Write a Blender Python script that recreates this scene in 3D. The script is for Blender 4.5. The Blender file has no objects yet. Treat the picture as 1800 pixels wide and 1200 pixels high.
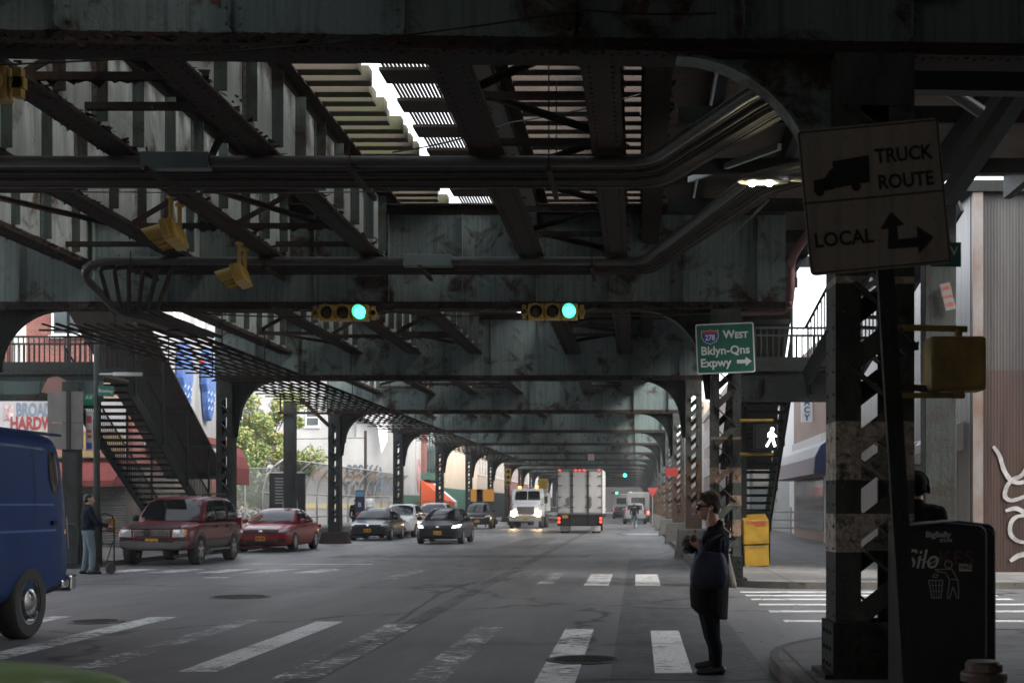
import bpy, bmesh, math, random
from mathutils import Vector, Matrix, noise
random.seed(7)
R = math.radians
S = bpy.context.scene
COL = S.collection

# ------------------------------------------------------------------ camera, sky, sun, exposure
F, UC, VC, H = 2350.0, 1120.0, 888.0, 1.6        # focal (px of an 1800 px wide frame), street vanishing point, eye height
cam_d = bpy.data.cameras.new('camera'); cam = bpy.data.objects.new('camera', cam_d); COL.objects.link(cam)
cam.location = (0, 0, H); cam.rotation_euler = (R(90), 0, 0)
cam_d.sensor_width = 36; cam_d.lens = F/1800*36
cam_d.shift_x = -(UC-900)/1800; cam_d.shift_y = (VC-600)/1800
cam_d.clip_start = .05; cam_d.clip_end = 2000
cam_d.dof.use_dof = True; cam_d.dof.focus_distance = 20; cam_d.dof.aperture_fstop = 2.8
S.camera = cam
SUN_EL, SUN_ROT = R(38), R(122)
wd = bpy.data.worlds.new('World'); S.world = wd; wd.use_nodes = True
nt = wd.node_tree; bg = nt.nodes['Background']
sky = nt.nodes.new('ShaderNodeTexSky'); sky.sky_type = 'NISHITA'; sky.sun_disc = False
sky.sun_elevation = SUN_EL; sky.sun_rotation = SUN_ROT; sky.air_density = 1.0; sky.dust_density = 1.0; sky.ozone_density = .6
hs = nt.nodes.new('ShaderNodeHueSaturation'); hs.inputs['Saturation'].default_value = .28
nt.links.new(sky.outputs[0], hs.inputs['Color']); nt.links.new(hs.outputs[0], bg.inputs[0])
bg.inputs[1].default_value = .15
sd = bpy.data.lights.new('sun', 'SUN'); sd.energy = 1.5; sd.angle = R(35); sd.color = (1, .96, .9)
sun = bpy.data.objects.new('sun', sd); COL.objects.link(sun)
sun.rotation_euler = (R(90)-SUN_EL, 0, R(180)-SUN_ROT)
S.view_settings.view_transform = 'Standard'; S.view_settings.look = 'None'
S.view_settings.gamma = 1; S.view_settings.use_curve_mapping = False
S.view_settings.exposure = 2.15

# ------------------------------------------------------------------ helpers
def W(u, v, Y): return Vector(((u-UC)*Y/F, Y, H-(v-VC)*Y/F))
def GY(v, z=0.0): return F*(H-z)/(v-VC)

def link(o, parent=None):
    COL.objects.link(o)
    if parent is not None: o.parent = parent
    return o
def tag(o, label, cat, group=None, kind=None):
    if kind: o['kind'] = kind
    if label: o['label'] = label
    if cat: o['category'] = cat
    if group: o['group'] = group
    return o
def thing(name, label, cat, loc=(0,0,0), rz=0, group=None):
    o = bpy.data.objects.new(name, None); o.empty_display_size = .2
    link(o); o.location = loc; o.rotation_euler = (0, 0, rz)
    return tag(o, label, cat, group)
def copy_tree(o, parent=None):
    c = o.copy(); COL.objects.link(c); c.parent = parent
    for ch in list(o.children): copy_tree(ch, c)
    return c

class MB:
    """collects shapes, then links them as one mesh object"""
    def __init__(s): s.v = []; s.f = []; s.m = []; s.mi = 0
    def add(s, vs, fs):
        n = len(s.v); s.v += [tuple(p) for p in vs]
        s.f += [tuple(i+n for i in f) for f in fs]; s.m += [s.mi]*len(fs); return s
    def box(s, c, d, rz=0, M=None):
        x, y, z = d[0]/2, d[1]/2, d[2]/2
        p = [Vector((a*x, b*y, e*z)) for e in (-1,1) for b in (-1,1) for a in (-1,1)]
        if M is None: M = Matrix.Rotation(rz, 3, 'Z')
        p = [M @ q + Vector(c) for q in p]
        return s.add(p, [(0,2,3,1),(4,5,7,6),(0,1,5,4),(2,6,7,3),(0,4,6,2),(1,3,7,5)])
    def b(s, x0, x1, y0, y1, z0, z1):
        return s.box(((x0+x1)/2,(y0+y1)/2,(z0+z1)/2), (abs(x1-x0),abs(y1-y0),abs(z1-z0)))
    def bar(s, p0, p1, w, h, up=(0,0,1)):
        p0, p1 = Vector(p0), Vector(p1); d = (p1-p0); L = d.length
        if L < 1e-6: return s
        d /= L; up = Vector(up)
        if abs(d.dot(up)) > .99: up = Vector((0,1,0))
        a = d.cross(up).normalized(); c = a.cross(d)
        M = Matrix((a, d, c)).transposed()
        return s.box((p0+p1)/2, (w, L, h), M=M)
    def tube(s, pts, r, n=8, cap=True):
        pts = [Vector(p) for p in pts]; rs = r if isinstance(r, (list,tuple)) else [r]*len(pts)
        vs = []; fs = []; prev = None
        for i, p in enumerate(pts):
            d = (pts[min(i+1,len(pts)-1)]-pts[max(i-1,0)]).normalized()
            if prev is None:
                up = Vector((0,0,1)) if abs(d.z) < .9 else Vector((0,1,0))
                a = d.cross(up).normalized()
            else: a = (prev - d*prev.dot(d)).normalized()
            prev = a; c = d.cross(a)
            for k in range(n):
                t = 2*math.pi*k/n; vs.append(p+(a*math.cos(t)+c*math.sin(t))*rs[i])
        for i in range(len(pts)-1):
            for k in range(n):
                k2 = (k+1)%n; fs.append((i*n+k, i*n+k2, (i+1)*n+k2, (i+1)*n+k))
        if cap: fs.append(tuple(range(n-1,-1,-1))); fs.append(tuple((len(pts)-1)*n+k for k in range(n)))
        return s.add(vs, fs)
    def cyl(s, p0, p1, r, n=16): return s.tube([p0,p1], r, n)
    def lathe(s, prof, c=(0,0,0), ax='Z', n=20):
        vs = []; fs = []
        for (r, z) in prof:
            for k in range(n):
                t = 2*math.pi*k/n; q = (r*math.cos(t), r*math.sin(t), z)
                if ax == 'X': q = (q[2], q[0], q[1])
                if ax == 'Y': q = (q[0], q[2], q[1])
                vs.append(Vector(q)+Vector(c))
        for i in range(len(prof)-1):
            for k in range(n):
                k2 = (k+1)%n; fs.append((i*n+k, i*n+k2, (i+1)*n+k2, (i+1)*n+k))
        fs.append(tuple(range(n-1,-1,-1))); fs.append(tuple((len(prof)-1)*n+k for k in range(n)))
        return s.add(vs, fs)
    def prism(s, poly, a, b, ax='Y', org=(0,0,0)):
        """2-D polygon swept from a to b along ax; poly in (x,z) for Y, (y,z) for X, (x,y) for Z"""
        def q(p, t):
            return {'Y':(p[0],t,p[1]), 'X':(t,p[0],p[1]), 'Z':(p[0],p[1],t)}[ax]
        n = len(poly); o = Vector(org)
        vs = [Vector(q(p,a))+o for p in poly]+[Vector(q(p,b))+o for p in poly]
        fs = [tuple(range(n)), tuple(range(2*n-1,n-1,-1))]+[(i, n+i, n+(i+1)%n, (i+1)%n) for i in range(n)]
        return s.add(vs, fs)
    def loft(s, secs, cap=True):
        n = len(secs[0]); vs = [p for q in secs for p in q]; fs = []
        for i in range(len(secs)-1):
            for k in range(n):
                k2 = (k+1)%n; fs.append((i*n+k, i*n+k2, (i+1)*n+k2, (i+1)*n+k))
        if cap: fs.append(tuple(range(n-1,-1,-1))); fs.append(tuple((len(secs)-1)*n+k for k in range(n)))
        return s.add(vs, fs)
    def rivet(s, p, nrm, r=.022):
        p = Vector(p); d = Vector(nrm).normalized(); up = Vector((0,0,1)) if abs(d.z) < .9 else Vector((1,0,0))
        a = d.cross(up).normalized(); c = d.cross(a); vs = []
        for (k, h) in ((1,0),(.62,.6)):
            for j in range(6):
                t = j*math.pi/3; vs.append(p+(a*math.cos(t)+c*math.sin(t))*r*k+d*r*h)
        return s.add(vs, [(i,(i+1)%6,6+(i+1)%6,6+i) for i in range(6)]+[tuple(range(6,12))])
    def quad(s, *p): return s.add(p, [tuple(range(len(p)))])
    def ell(s, c, r, n=14, m=9, M=None):
        vs = []; fs = []
        for i in range(m+1):
            ph = math.pi*i/m
            for k in range(n):
                t = 2*math.pi*k/n; q = Vector((math.sin(ph)*math.cos(t)*r[0], math.sin(ph)*math.sin(t)*r[1], math.cos(ph)*r[2]))
                if M is not None: q = M @ q
                vs.append(q+Vector(c))
        for i in range(m):
            for k in range(n):
                k2 = (k+1)%n; fs.append((i*n+k, (i+1)*n+k, (i+1)*n+k2, i*n+k2))
        return s.add(vs, fs)
    def cap(s, p0, r0, p1, r1, n=12):
        """tapered capsule"""
        p0, p1 = Vector(p0), Vector(p1); d = (p1-p0).normalized()
        s.ell(p0, (r0,)*3, n, 8); s.ell(p1, (r1,)*3, n, 8)
        return s.tube([p0, p1], [r0, r1], n)
    def build(s, name, mat, parent=None, smooth=False, loc=None, bevel=0, seg=2, angle=None):
        me = bpy.data.meshes.new(name); me.from_pydata(s.v, [], s.f)
        for mm in (mat if isinstance(mat, (list,tuple)) else [mat]): me.materials.append(mm)
        if any(s.m): me.polygons.foreach_set('material_index', s.m)
        bm = bmesh.new(); bm.from_mesh(me); bmesh.ops.recalc_face_normals(bm, faces=bm.faces); bm.to_mesh(me); bm.free()
        if smooth: me.polygons.foreach_set('use_smooth', [True]*len(me.polygons))
        me.update(); o = bpy.data.objects.new(name, me); link(o, parent)
        if loc is not None: o.location = loc
        if bevel:
            md = o.modifiers.new('bevel', 'BEVEL'); md.width = bevel; md.segments = seg; md.limit_method = 'ANGLE'; md.angle_limit = R(35)
        return o

def bake(o):
    """modifiers into the mesh"""
    bpy.context.view_layer.update()
    dg = bpy.context.evaluated_depsgraph_get(); e = o.evaluated_get(dg)
    me = bpy.data.meshes.new_from_object(e); o.modifiers.clear(); o.data = me; return o
def smooth(o): o.data.polygons.foreach_set('use_smooth', [True]*len(o.data.polygons)); return o
def blob(mb, name, mat, parent, voxel=.012, it=3, fac=.5):
    """many overlapping shapes fused to one continuous skin"""
    o = mb.build(name, mat, parent)
    md = o.modifiers.new('r', 'REMESH'); md.mode = 'VOXEL'; md.voxel_size = voxel
    ms = o.modifiers.new('s', 'SMOOTH'); ms.factor = fac; ms.iterations = it
    m = o.data.materials[0] if not isinstance(mat, (list,tuple)) else mat[0]
    bake(o); o.data.materials.clear(); o.data.materials.append(m); return smooth(o)
def text(body, size, mat, parent, loc, rot=(math.pi/2,0,0), align='CENTER', name='lettering', sx=1, bold=0, ext=.002, shear=0):
    cu = bpy.data.curves.new(name, 'FONT'); cu.body = body; cu.size = size; cu.align_x = align; cu.align_y = 'CENTER'
    cu.extrude = ext; cu.offset = bold; cu.resolution_u = 3; cu.shear = shear; cu.space_line = .85
    t = bpy.data.objects.new('tmp', cu); COL.objects.link(t)
    bpy.context.view_layer.update()
    me = bpy.data.meshes.new_from_object(t.evaluated_get(bpy.context.evaluated_depsgraph_get()))
    bpy.data.objects.remove(t); me.name = name
    for v in me.vertices: v.co.x *= sx
    me.materials.clear(); me.materials.append(mat)
    o = bpy.data.objects.new(name, me); link(o, parent); o.location = loc; o.rotation_euler = rot; return o
def ribbon(mb, pts, w, th, o, ax='xz'):
    """flat painted stroke on a vertical sheet; pts in sheet units, o the origin, thickness towards -y"""
    q = [pts[0]]+list(pts)+[pts[-1]]; out = []
    for i in range(1, len(q)-2):
        for j in range(5):
            s_ = j/5; out.append(tuple(.5*((2*q[i][k])+(-q[i-1][k]+q[i+1][k])*s_+(2*q[i-1][k]-5*q[i][k]+4*q[i+1][k]-q[i+2][k])*s_*s_+(-q[i-1][k]+3*q[i][k]-3*q[i+1][k]+q[i+2][k])*s_**3) for k in (0,1)))
    pts = out+[pts[-1]]; n_ = len(pts); w0 = w
    for i in range(len(pts)-1):
        a, b = Vector((pts[i][0],0,pts[i][1])), Vector((pts[i+1][0],0,pts[i+1][1]))
        w = w0*(.75+.35*math.sin(3.1*i/max(1,n_-1))+random.uniform(-.08,.08)); e_ = (b-a).normalized()*w*.2
        mb.bar(Vector(o)+a-e_, Vector(o)+b+e_, th+random.uniform(0,.0006), w, up=(b-a).cross(Vector((0,1,0))))
    return mb
def arc(cx, cz, rx, rz, a0, a1, n=16): return [(cx+rx*math.cos(R(a0+(a1-a0)*i/n)), cz+rz*math.sin(R(a0+(a1-a0)*i/n))) for i in range(n+1)]

# ------------------------------------------------------------------ materials
def nodes(name):
    m = bpy.data.materials.new(name); m.use_nodes = True; t = m.node_tree; return m, t, t.nodes['Principled BSDF']
def N(t, typ, **kw):
    n = t.nodes.new(typ)
    for k, v in kw.items():
        if k in n.inputs: n.inputs[k].default_value = v
        else: setattr(n, k, v)
    return n
def coords(t, scale=(1,1,1), obj=False):
    if obj: g = t.nodes.new('ShaderNodeTexCoord').outputs['Object']
    else: g = t.nodes.new('ShaderNodeNewGeometry').outputs['Position']
    mp = N(t, 'ShaderNodeMapping'); mp.inputs['Scale'].default_value = scale; t.links.new(g, mp.inputs['Vector']); return mp.outputs[0]
def ntex(t, scale, detail=5, rough=.6, vec=None, dist=0):
    n = N(t, 'ShaderNodeTexNoise', Scale=scale, Detail=detail, Roughness=rough, Distortion=dist)
    if vec is not None: t.links.new(vec, n.inputs['Vector'])
    return n.outputs['Fac']
def ramp(t, fac, stops):
    r = t.nodes.new('ShaderNodeValToRGB'); e = r.color_ramp.elements
    while len(e) < len(stops): e.new(.5)
    for i, (p, c) in enumerate(stops): e[i].position = p; e[i].color = (*c, 1) if len(c) == 3 else c
    t.links.new(fac, r.inputs[0]); return r.outputs[0]
def mix(t, fac, a, b):
    n = N(t, 'ShaderNodeMix', data_type='RGBA')
    if isinstance(fac, float): n.inputs[0].default_value = fac
    else: t.links.new(fac, n.inputs[0])
    for i, c in ((6,a),(7,b)):
        if isinstance(c, tuple): n.inputs[i].default_value = (*c[:3], 1)
        else: t.links.new(c, n.inputs[i])
    return n.outputs[2]
def bump(t, bs, h, st=.3, d=.02):
    b = N(t, 'ShaderNodeBump', Strength=st, Distance=d); t.links.new(h, b.inputs['Height']); t.links.new(b.outputs[0], bs.inputs['Normal'])
def pm(name, c, rough=.6, metal=0, c2=None, sc=4, st=(1,1,1), bp=0, bsc=40, spec=None, coat=0, obj=False, lo=.35, hi=.65, emit=0):
    m, t, b = nodes(name); b.inputs['Roughness'].default_value = rough; b.inputs['Metallic'].default_value = metal
    b.inputs['Base Color'].default_value = (*c, 1)
    if spec is not None: b.inputs['Specular IOR Level'].default_value = spec
    if coat: b.inputs['Coat Weight'].default_value = coat; b.inputs['Coat Roughness'].default_value = .04
    if c2 is not None:
        t.links.new(ramp(t, ntex(t, sc, vec=coords(t, st, obj)), [(lo,c),(hi,c2)]), b.inputs['Base Color'])
    if bp: bump(t, b, ntex(t, bsc, vec=coords(t, (1,1,1), obj)), bp)
    if emit: b.inputs['Emission Color'].default_value = (*c, 1); b.inputs['Emission Strength'].default_value = emit
    return m
def steel(name, base, rust, rr=(.5,.66), dark=.4, spec=.4, rough=.55, sc=1.3):
    """old painted steel: vertical streaks, flaking and rust patches"""
    m, t, b = nodes(name)
    stk = ntex(t, 6.0, 7, .7, coords(t, (2.2,2.2,.09)), .3)
    blo = ntex(t, sc, 8, .68, coords(t), .6)
    spk = ntex(t, 26, 4, .7, coords(t, (1,1,.6)))
    c = ramp(t, stk, [(.3, tuple(x*dark for x in base)), (.5, base), (.72, tuple(min(1,x*1.2) for x in base))])
    c = mix(t, ramp(t, spk, [(.6,(0,0,0)),(.72,(.75,)*3)]), c, tuple(x*.35 for x in base))
    rc = ramp(t, spk, [(.3, tuple(x*.35 for x in rust)), (.7, rust)])
    c = mix(t, ramp(t, blo, [(rr[0],(0,0,0)),(rr[1],(1,1,1))]), c, rc)
    t.links.new(c, b.inputs['Base Color']); b.inputs['Roughness'].default_value = rough; b.inputs['Specular IOR Level'].default_value = spec
    add = N(t, 'ShaderNodeMath', operation='ADD'); t.links.new(blo, add.inputs[0]); t.links.new(spk, add.inputs[1])
    bump(t, b, add.outputs[0], .35, .03); return m
def banded(name, base, paint, bands, wear=.5):
    """painted rings round a column, worn"""
    m, t, b = nodes(name)
    g = t.nodes.new('ShaderNodeNewGeometry'); sx = t.nodes.new('ShaderNodeSeparateXYZ'); t.links.new(g.outputs['Position'], sx.inputs[0])
    tot = None
    for (z0, z1) in bands:
        a = N(t, 'ShaderNodeMath', operation='GREATER_THAN'); t.links.new(sx.outputs[2], a.inputs[0]); a.inputs[1].default_value = z0
        c = N(t, 'ShaderNodeMath', operation='LESS_THAN'); t.links.new(sx.outputs[2], c.inputs[0]); c.inputs[1].default_value = z1
        d = N(t, 'ShaderNodeMath', operation='MULTIPLY'); t.links.new(a.outputs[0], d.inputs[0]); t.links.new(c.outputs[0], d.inputs[1])
        if tot is None: tot = d.outputs[0]
        else:
            e = N(t, 'ShaderNodeMath', operation='MAXIMUM'); t.links.new(tot, e.inputs[0]); t.links.new(d.outputs[0], e.inputs[1]); tot = e.outputs[0]
    w = ramp(t, ntex(t, 7, 8, .75, coords(t)), [(wear-.04,(1,1,1)),(wear+.06,(0,0,0))])
    k = N(t, 'ShaderNodeMath', operation='MULTIPLY'); t.links.new(tot, k.inputs[0]); t.links.new(w, k.inputs[1])
    stk = ramp(t, ntex(t, 4, 6, .7, coords(t, (1,1,.3))), [(.35,tuple(x*.5 for x in base)),(.65,tuple(x*1.3 for x in base))])
    pc = ramp(t, ntex(t, 18, 5, .7, coords(t)), [(.35,tuple(x*.45 for x in paint)),(.6,paint)])
    t.links.new(mix(t, k.outputs[0], stk, pc), b.inputs['Base Color']); b.inputs['Roughness'].default_value = .7; b.inputs['Specular IOR Level'].default_value = .2
    bump(t, b, ntex(t, 12, 6, .7, coords(t)), .4, .02); return m
def asphalt():
    m, t, b = nodes('asphalt')
    g1 = ntex(t, 26, 3, .8, coords(t, (1,.28,1))); g2 = ntex(t, 60, 2, .8, coords(t, (1,.22,1))); gm = N(t, 'ShaderNodeMath', operation='MULTIPLY_ADD'); t.links.new(g2, gm.inputs[0]); gm.inputs[1].default_value = .35; ga = N(t, 'ShaderNodeMath', operation='MULTIPLY_ADD'); t.links.new(g1, ga.inputs[0]); ga.inputs[1].default_value = .65; t.links.new(gm.outputs[0], ga.inputs[2]); grain = ga.outputs[0]; big = ntex(t, .22, 6, .6, coords(t, (1,.35,1)), .5); mid = ntex(t, 1.1, 8, .7, coords(t, (1.3,.16,1)))
    c = ramp(t, grain, [(.44,(.007,.007,.0076)),(.50,(.040,.0405,.043)),(.56,(.16,.16,.163))])
    c = mix(t, ramp(t, big, [(.4,(0,0,0)),(.62,(.4,)*3)]), c, (.022,.022,.024))
    c = mix(t, ramp(t, mid, [(.5,(0,0,0)),(.7,(.3,)*3)]), c, (.055,.054,.053))
    cr = t.nodes.new('ShaderNodeTexVoronoi'); cr.feature = 'DISTANCE_TO_EDGE'; cr.inputs['Scale'].default_value = .16
    wv = N(t, 'ShaderNodeMix', data_type='VECTOR'); wv.inputs[0].default_value = .15
    nz = t.nodes.new('ShaderNodeTexNoise'); nz.inputs['Scale'].default_value = .9; t.links.new(coords(t), nz.inputs['Vector'])
    t.links.new(coords(t), wv.inputs[4]); sc_ = N(t, 'ShaderNodeVectorMath', operation='SCALE'); sc_.inputs['Scale'].default_value = 8
    t.links.new(nz.outputs['Color'], sc_.inputs[0]); t.links.new(sc_.outputs[0], wv.inputs[5]); t.links.new(wv.outputs[1], cr.inputs['Vector'])
    c = mix(t, ramp(t, cr.outputs['Distance'], [(.004,(.8,)*3),(.011,(0,0,0))]), c, (.018,.018,.018))
    t.links.new(c, b.inputs['Base Color']); t.links.new(ramp(t, mid, [(.3,(.60,)*3),(.7,(.40,)*3)]), b.inputs['Roughness'])
    b.inputs['Specular IOR Level'].default_value = .3; bump(t, b, grain, .5, .01); return m
def worn_paint(name, wear, c=(.72,.72,.7), soft=.05, most=1.0):
    """thermoplastic paint with holes worn through to whatever road lies below"""
    m, t, b = nodes(name)
    w = ntex(t, 9, 9, .78, coords(t, (.55,1.5,1))); big = ntex(t, 1.1, 3, .5, coords(t))
    a = N(t, 'ShaderNodeMath', operation='MULTIPLY_ADD'); t.links.new(big, a.inputs[0]); a.inputs[1].default_value = .3; t.links.new(w, a.inputs[2])
    grain = ntex(t, 40, 4, .8, coords(t))
    t.links.new(ramp(t, grain, [(.35,tuple(x*.55 for x in c)),(.6,c)]), b.inputs['Base Color']); b.inputs['Roughness'].default_value = .65; b.inputs['Specular IOR Level'].default_value = .3
    tr = N(t, 'ShaderNodeBsdfTransparent'); mx = N(t, 'ShaderNodeMixShader'); t.links.new(ramp(t, a.outputs[0], [(wear,(0,0,0)),(wear+soft,(most,)*3)]), mx.inputs[0])
    t.links.new(tr.outputs[0], mx.inputs[1]); t.links.new(b.outputs[0], mx.inputs[2]); t.links.new(mx.outputs[0], t.nodes['Material Output'].inputs[0]); return m
def concrete(name, c, joint=1.5):
    m, t, b = nodes(name)
    cc = ramp(t, ntex(t, 1.4, 8, .7, coords(t)), [(.32,tuple(x*.62 for x in c)),(.68,tuple(x*1.15 for x in c))])
    g = ntex(t, 60, 4, .7, coords(t)); cc = mix(t, ramp(t, g, [(.45,(0,0,0)),(.75,(.4,)*3)]), cc, tuple(x*.5 for x in c))
    gu = ramp(t, ntex(t, 5, 1, .3, coords(t)), [(.70,(0,0,0)),(.73,(.8,)*3)]); cc = mix(t, gu, cc, tuple(x*.35 for x in c))
    if joint:
        br = t.nodes.new('ShaderNodeTexBrick'); br.offset = 0; br.inputs['Scale'].default_value = 1/joint
        br.inputs['Mortar Size'].default_value = .012; br.inputs['Brick Width'].default_value = 1; br.inputs['Row Height'].default_value = 1
        br.inputs['Color1'].default_value = br.inputs['Color2'].default_value = (0,0,0,1); br.inputs['Mortar'].default_value = (1,1,1,1)
        t.links.new(coords(t), br.inputs['Vector']); cc = mix(t, br.outputs['Color'], cc, tuple(x*.3 for x in c))
    t.links.new(cc, b.inputs['Base Color']); b.inputs['Roughness'].default_value = .8; bump(t, b, g, .3, .01); return m
def brick(name, c, mortar, sc=3.2):
    m, t, b = nodes(name); br = t.nodes.new('ShaderNodeTexBrick'); br.inputs['Scale'].default_value = sc
    br.inputs['Color1'].default_value = (*c,1); br.inputs['Color2'].default_value = (*[x*.65 for x in c],1); br.inputs['Mortar'].default_value = (*mortar,1)
    br.inputs['Mortar Size'].default_value = .025
    g = t.nodes.new('ShaderNodeNewGeometry'); sx = t.nodes.new('ShaderNodeSeparateXYZ'); t.links.new(g.outputs['Position'], sx.inputs[0])
    ad = N(t, 'ShaderNodeMath', operation='ADD'); t.links.new(sx.outputs[0], ad.inputs[0]); t.links.new(sx.outputs[1], ad.inputs[1])
    cx = t.nodes.new('ShaderNodeCombineXYZ'); t.links.new(ad.outputs[0], cx.inputs[0]); t.links.new(sx.outputs[2], cx.inputs[1]); t.links.new(cx.outputs[0], br.inputs['Vector'])
    cc = mix(t, ramp(t, ntex(t, 1.2, 6, .6, coords(t)), [(.4,(0,0,0)),(.7,(.5,)*3)]), br.outputs['Color'], tuple(x*.5 for x in c))
    t.links.new(cc, b.inputs['Base Color']); b.inputs['Roughness'].default_value = .85; return m
def glow(name, c, s):
    m, t, b = nodes(name); b.inputs['Base Color'].default_value = (*[x*.3 for x in c],1)
    b.inputs['Emission Color'].default_value = (*c,1); b.inputs['Emission Strength'].default_value = s; return m

ASPH = asphalt()
PAINT = worn_paint('worn_road_paint', .585, (.8,.8,.78)); PAINT2 = worn_paint('faded_road_paint', .665, (.8,.8,.78)); PAINT3 = worn_paint('fresh_road_paint', .55, (.8,.8,.78))
WALK = concrete('pavement_concrete', (.175,.169,.16)); KERB = concrete('kerb_concrete', (.12,.108,.096), 0); CONC = concrete('plinth_concrete', (.17,.16,.145), 0)
WEB = steel('grey_green_painted_steel', (.135,.172,.162), (.060,.034,.021), (.52,.62), .5, .2)
WEBL = steel('pale_grey_painted_steel', (.25,.268,.252), (.075,.045,.03), (.52,.64), .7, .25)
RUST = steel('rust_flaked_steel', (.030,.027,.025), (.058,.032,.021), (.42,.58), .4, .15, .8, 2.6)
DARKS = steel('dark_green_steel', (.014,.018,.0165), (.026,.017,.012), (.52,.66), .5, .15)
COLS = steel('green_black_column_steel', (.032,.037,.034), (.036,.025,.018), (.50,.64), .45, .18)
PIPE = pm('conduit_grey', (.062,.058,.055), .45, .1, (.035,.029,.025), 5, (.4,2,2), .2)
PIPED = pm('conduit_rusty', (.046,.034,.027), .6, .0, (.022,.017,.014), 6, (1,1,1), .2, spec=.12)
PIPER = pm('red_oxide_pipe', (.15,.055,.048), .6, 0, (.085,.042,.036), 5)
TIMBER = pm('weathered_timber', (.105,.078,.062), .85, 0, (.055,.045,.036), 7, (.3,3,3), .3, lo=.35, hi=.7)
MOSS = pm('mossy_timber', (.088,.070,.054), .85, 0, (.075,.078,.034), 3, (.5,2,2), .3, lo=.42, hi=.6)
GRATE = pm('timber_walkway_slats', (.15,.125,.10), .8, 0, (.09,.075,.06), 6)
SIGY = pm('signal_yellow', (.40,.26,.04), .45, 0, (.40,.25,.04), 9, (1,1,1), .1)
SIGYD = pm('grimy_signal_yellow', (.26,.165,.016), .55, 0, (.13,.082,.012), 6, (1,1,.5), .1)
BLK = pm('matt_black', (.012,.012,.013), .5); BLKP = pm('black_plastic', (.006,.006,.0065), .5, 0, (.011,.0105,.010), 8, (1,1,1), .08, spec=.25)
RUB = pm('tyre_rubber', (.018,.018,.018), .75, 0, (.03,.029,.027), 12)
RIM = pm('alloy_rim', (.42,.42,.43), .3, .8); CHROME = pm('chrome', (.6,.6,.6), .12, 1)
GLASS = pm('dark_window_glass', (.006,.007,.008), .05, 0, spec=.5); GLASSB = pm('building_glass', (.05,.06,.065), .08, 0, spec=.7)
LENS = pm('headlamp_lens', (.55,.57,.58), .12, .3); AMBER = pm('amber_lens', (.7,.28,.04), .3); REDL = pm('red_lens', (.35,.02,.02), .3)
PLATE = pm('amber_number_plate', (.62,.30,.02), .5); NAVY = pm('number_plate_navy', (.02,.025,.07), .5)
WHITE = pm('white_paint', (.72,.72,.70), .5); OFFW = pm('grubby_white', (.56,.545,.52), .6, 0, (.44,.42,.39), 2, (1,1,.3))
SIGNG = pm('sign_green', (.012,.125,.085), .4, 0, (.01,.10,.07), 4); SIGNW = pm('sign_white', (.66,.67,.65), .5)
SIGNB = pm('sign_blue', (.03,.07,.35), .45); SIGNR = pm('sign_red', (.45,.05,.045), .5)
SKIN = pm('skin', (.47,.27,.19), .5, 0, spec=.35); HAIRB = pm('brown_hair', (.028,.016,.010), .6, 0, (.055,.033,.02), 60, (1,1,.3), .4, 90); HAIRK = pm('black_hair', (.012,.01,.009), .5)

# ------------------------------------------------------------------ ground, road, pavements
def struct(o): o['kind'] = 'structure'; return o
KL, KR = -13.95, 1.45
struct(MB().quad((-700,-200,0),(700,-200,0),(700,1200,0),(-700,1200,0)).build('road', ASPH))
def corner(cx, cy, r, a0, a1, n=10): return [(cx+r*math.cos(R(a0+(a1-a0)*i/n)), cy+r*math.sin(R(a0+(a1-a0)*i/n))) for i in range(n+1)]
def pavement(poly, walk_name='pavement'):
    """kerbstone ring 0.16 m wide round a slab that sits 3 mm lower"""
    inner = []
    n = len(poly); area = sum(poly[i][0]*poly[(i+1)%n][1]-poly[(i+1)%n][0]*poly[i][1] for i in range(n)); sg = 1 if area > 0 else -1
    for i in range(n):
        a, b, c = Vector(poly[i-1]), Vector(poly[i]), Vector(poly[(i+1)%n]); d1, d2 = (b-a).normalized(), (c-b).normalized()
        n1, n2 = Vector((-d1.y,d1.x))*sg, Vector((-d2.y,d2.x))*sg; m = (n1+n2); m = m/max(.3,m.length_squared)*2
        inner.append((b+m*.08*1.0).to_tuple())
    k = MB(); vs = [(*p,-.02) for p in poly]+[(*p,.13) for p in poly]+[(*p,.13) for p in inner]+[(*p,.0) for p in inner]
    fs = []
    for i in range(n):
        j = (i+1)%n
        for r in range(3): fs.append((r*n+i, r*n+j, (r+1)*n+j, (r+1)*n+i))
    k.add(vs, fs); struct(k.build('kerb', KERB))
    struct(MB().prism(inner, -.02, .127, 'Z').build(walk_name, WALK))
pavement([(1.3,-40)]+corner(4.3,13.0,3.0,180,90)+[(60,16.0),(60,-40)])
pavement([(60,25.6)]+corner(3.6,27.8,2.2,270,180)+[(KR,500),(60,500)])
pavement([(-60,33.2)]+[(-60,500),(KL,500)]+corner(KL-2.0,35.2,2.0,0,-90))
struct(MB().prism([(-17.3,52),(-14.6,52),(-14.6,92),(-17.3,92)], .125, .55, 'Z').build('footpath', WALK))
mk = [0]
def stripe(x0, x1, y0, y1, m=PAINT, sk=0):
    z = .004; struct(MB().quad((x0,y0,z),(x1,y0,z),(x1+sk,y1,z),(x0+sk,y1,z)).build('road_marking', m))
for x0, x1, vt, vb, m in ((-8.5,-8.15,1083,1150,PAINT),(-6.98,-6.6,1084,1168,PAINT),(-5.58,-5.26,1088,1174,PAINT2),(-4.42,-4.05,1092,1180,PAINT3),(-3.38,-2.94,1096,1192,PAINT2),
    (-2.12,-1.76,1102,1210,PAINT2),(-.93,-.56,1105,1215,PAINT),(.17,.53,1108,1183,PAINT3)):
    stripe(x0, x1, GY(vb), GY(vt), m)
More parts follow.
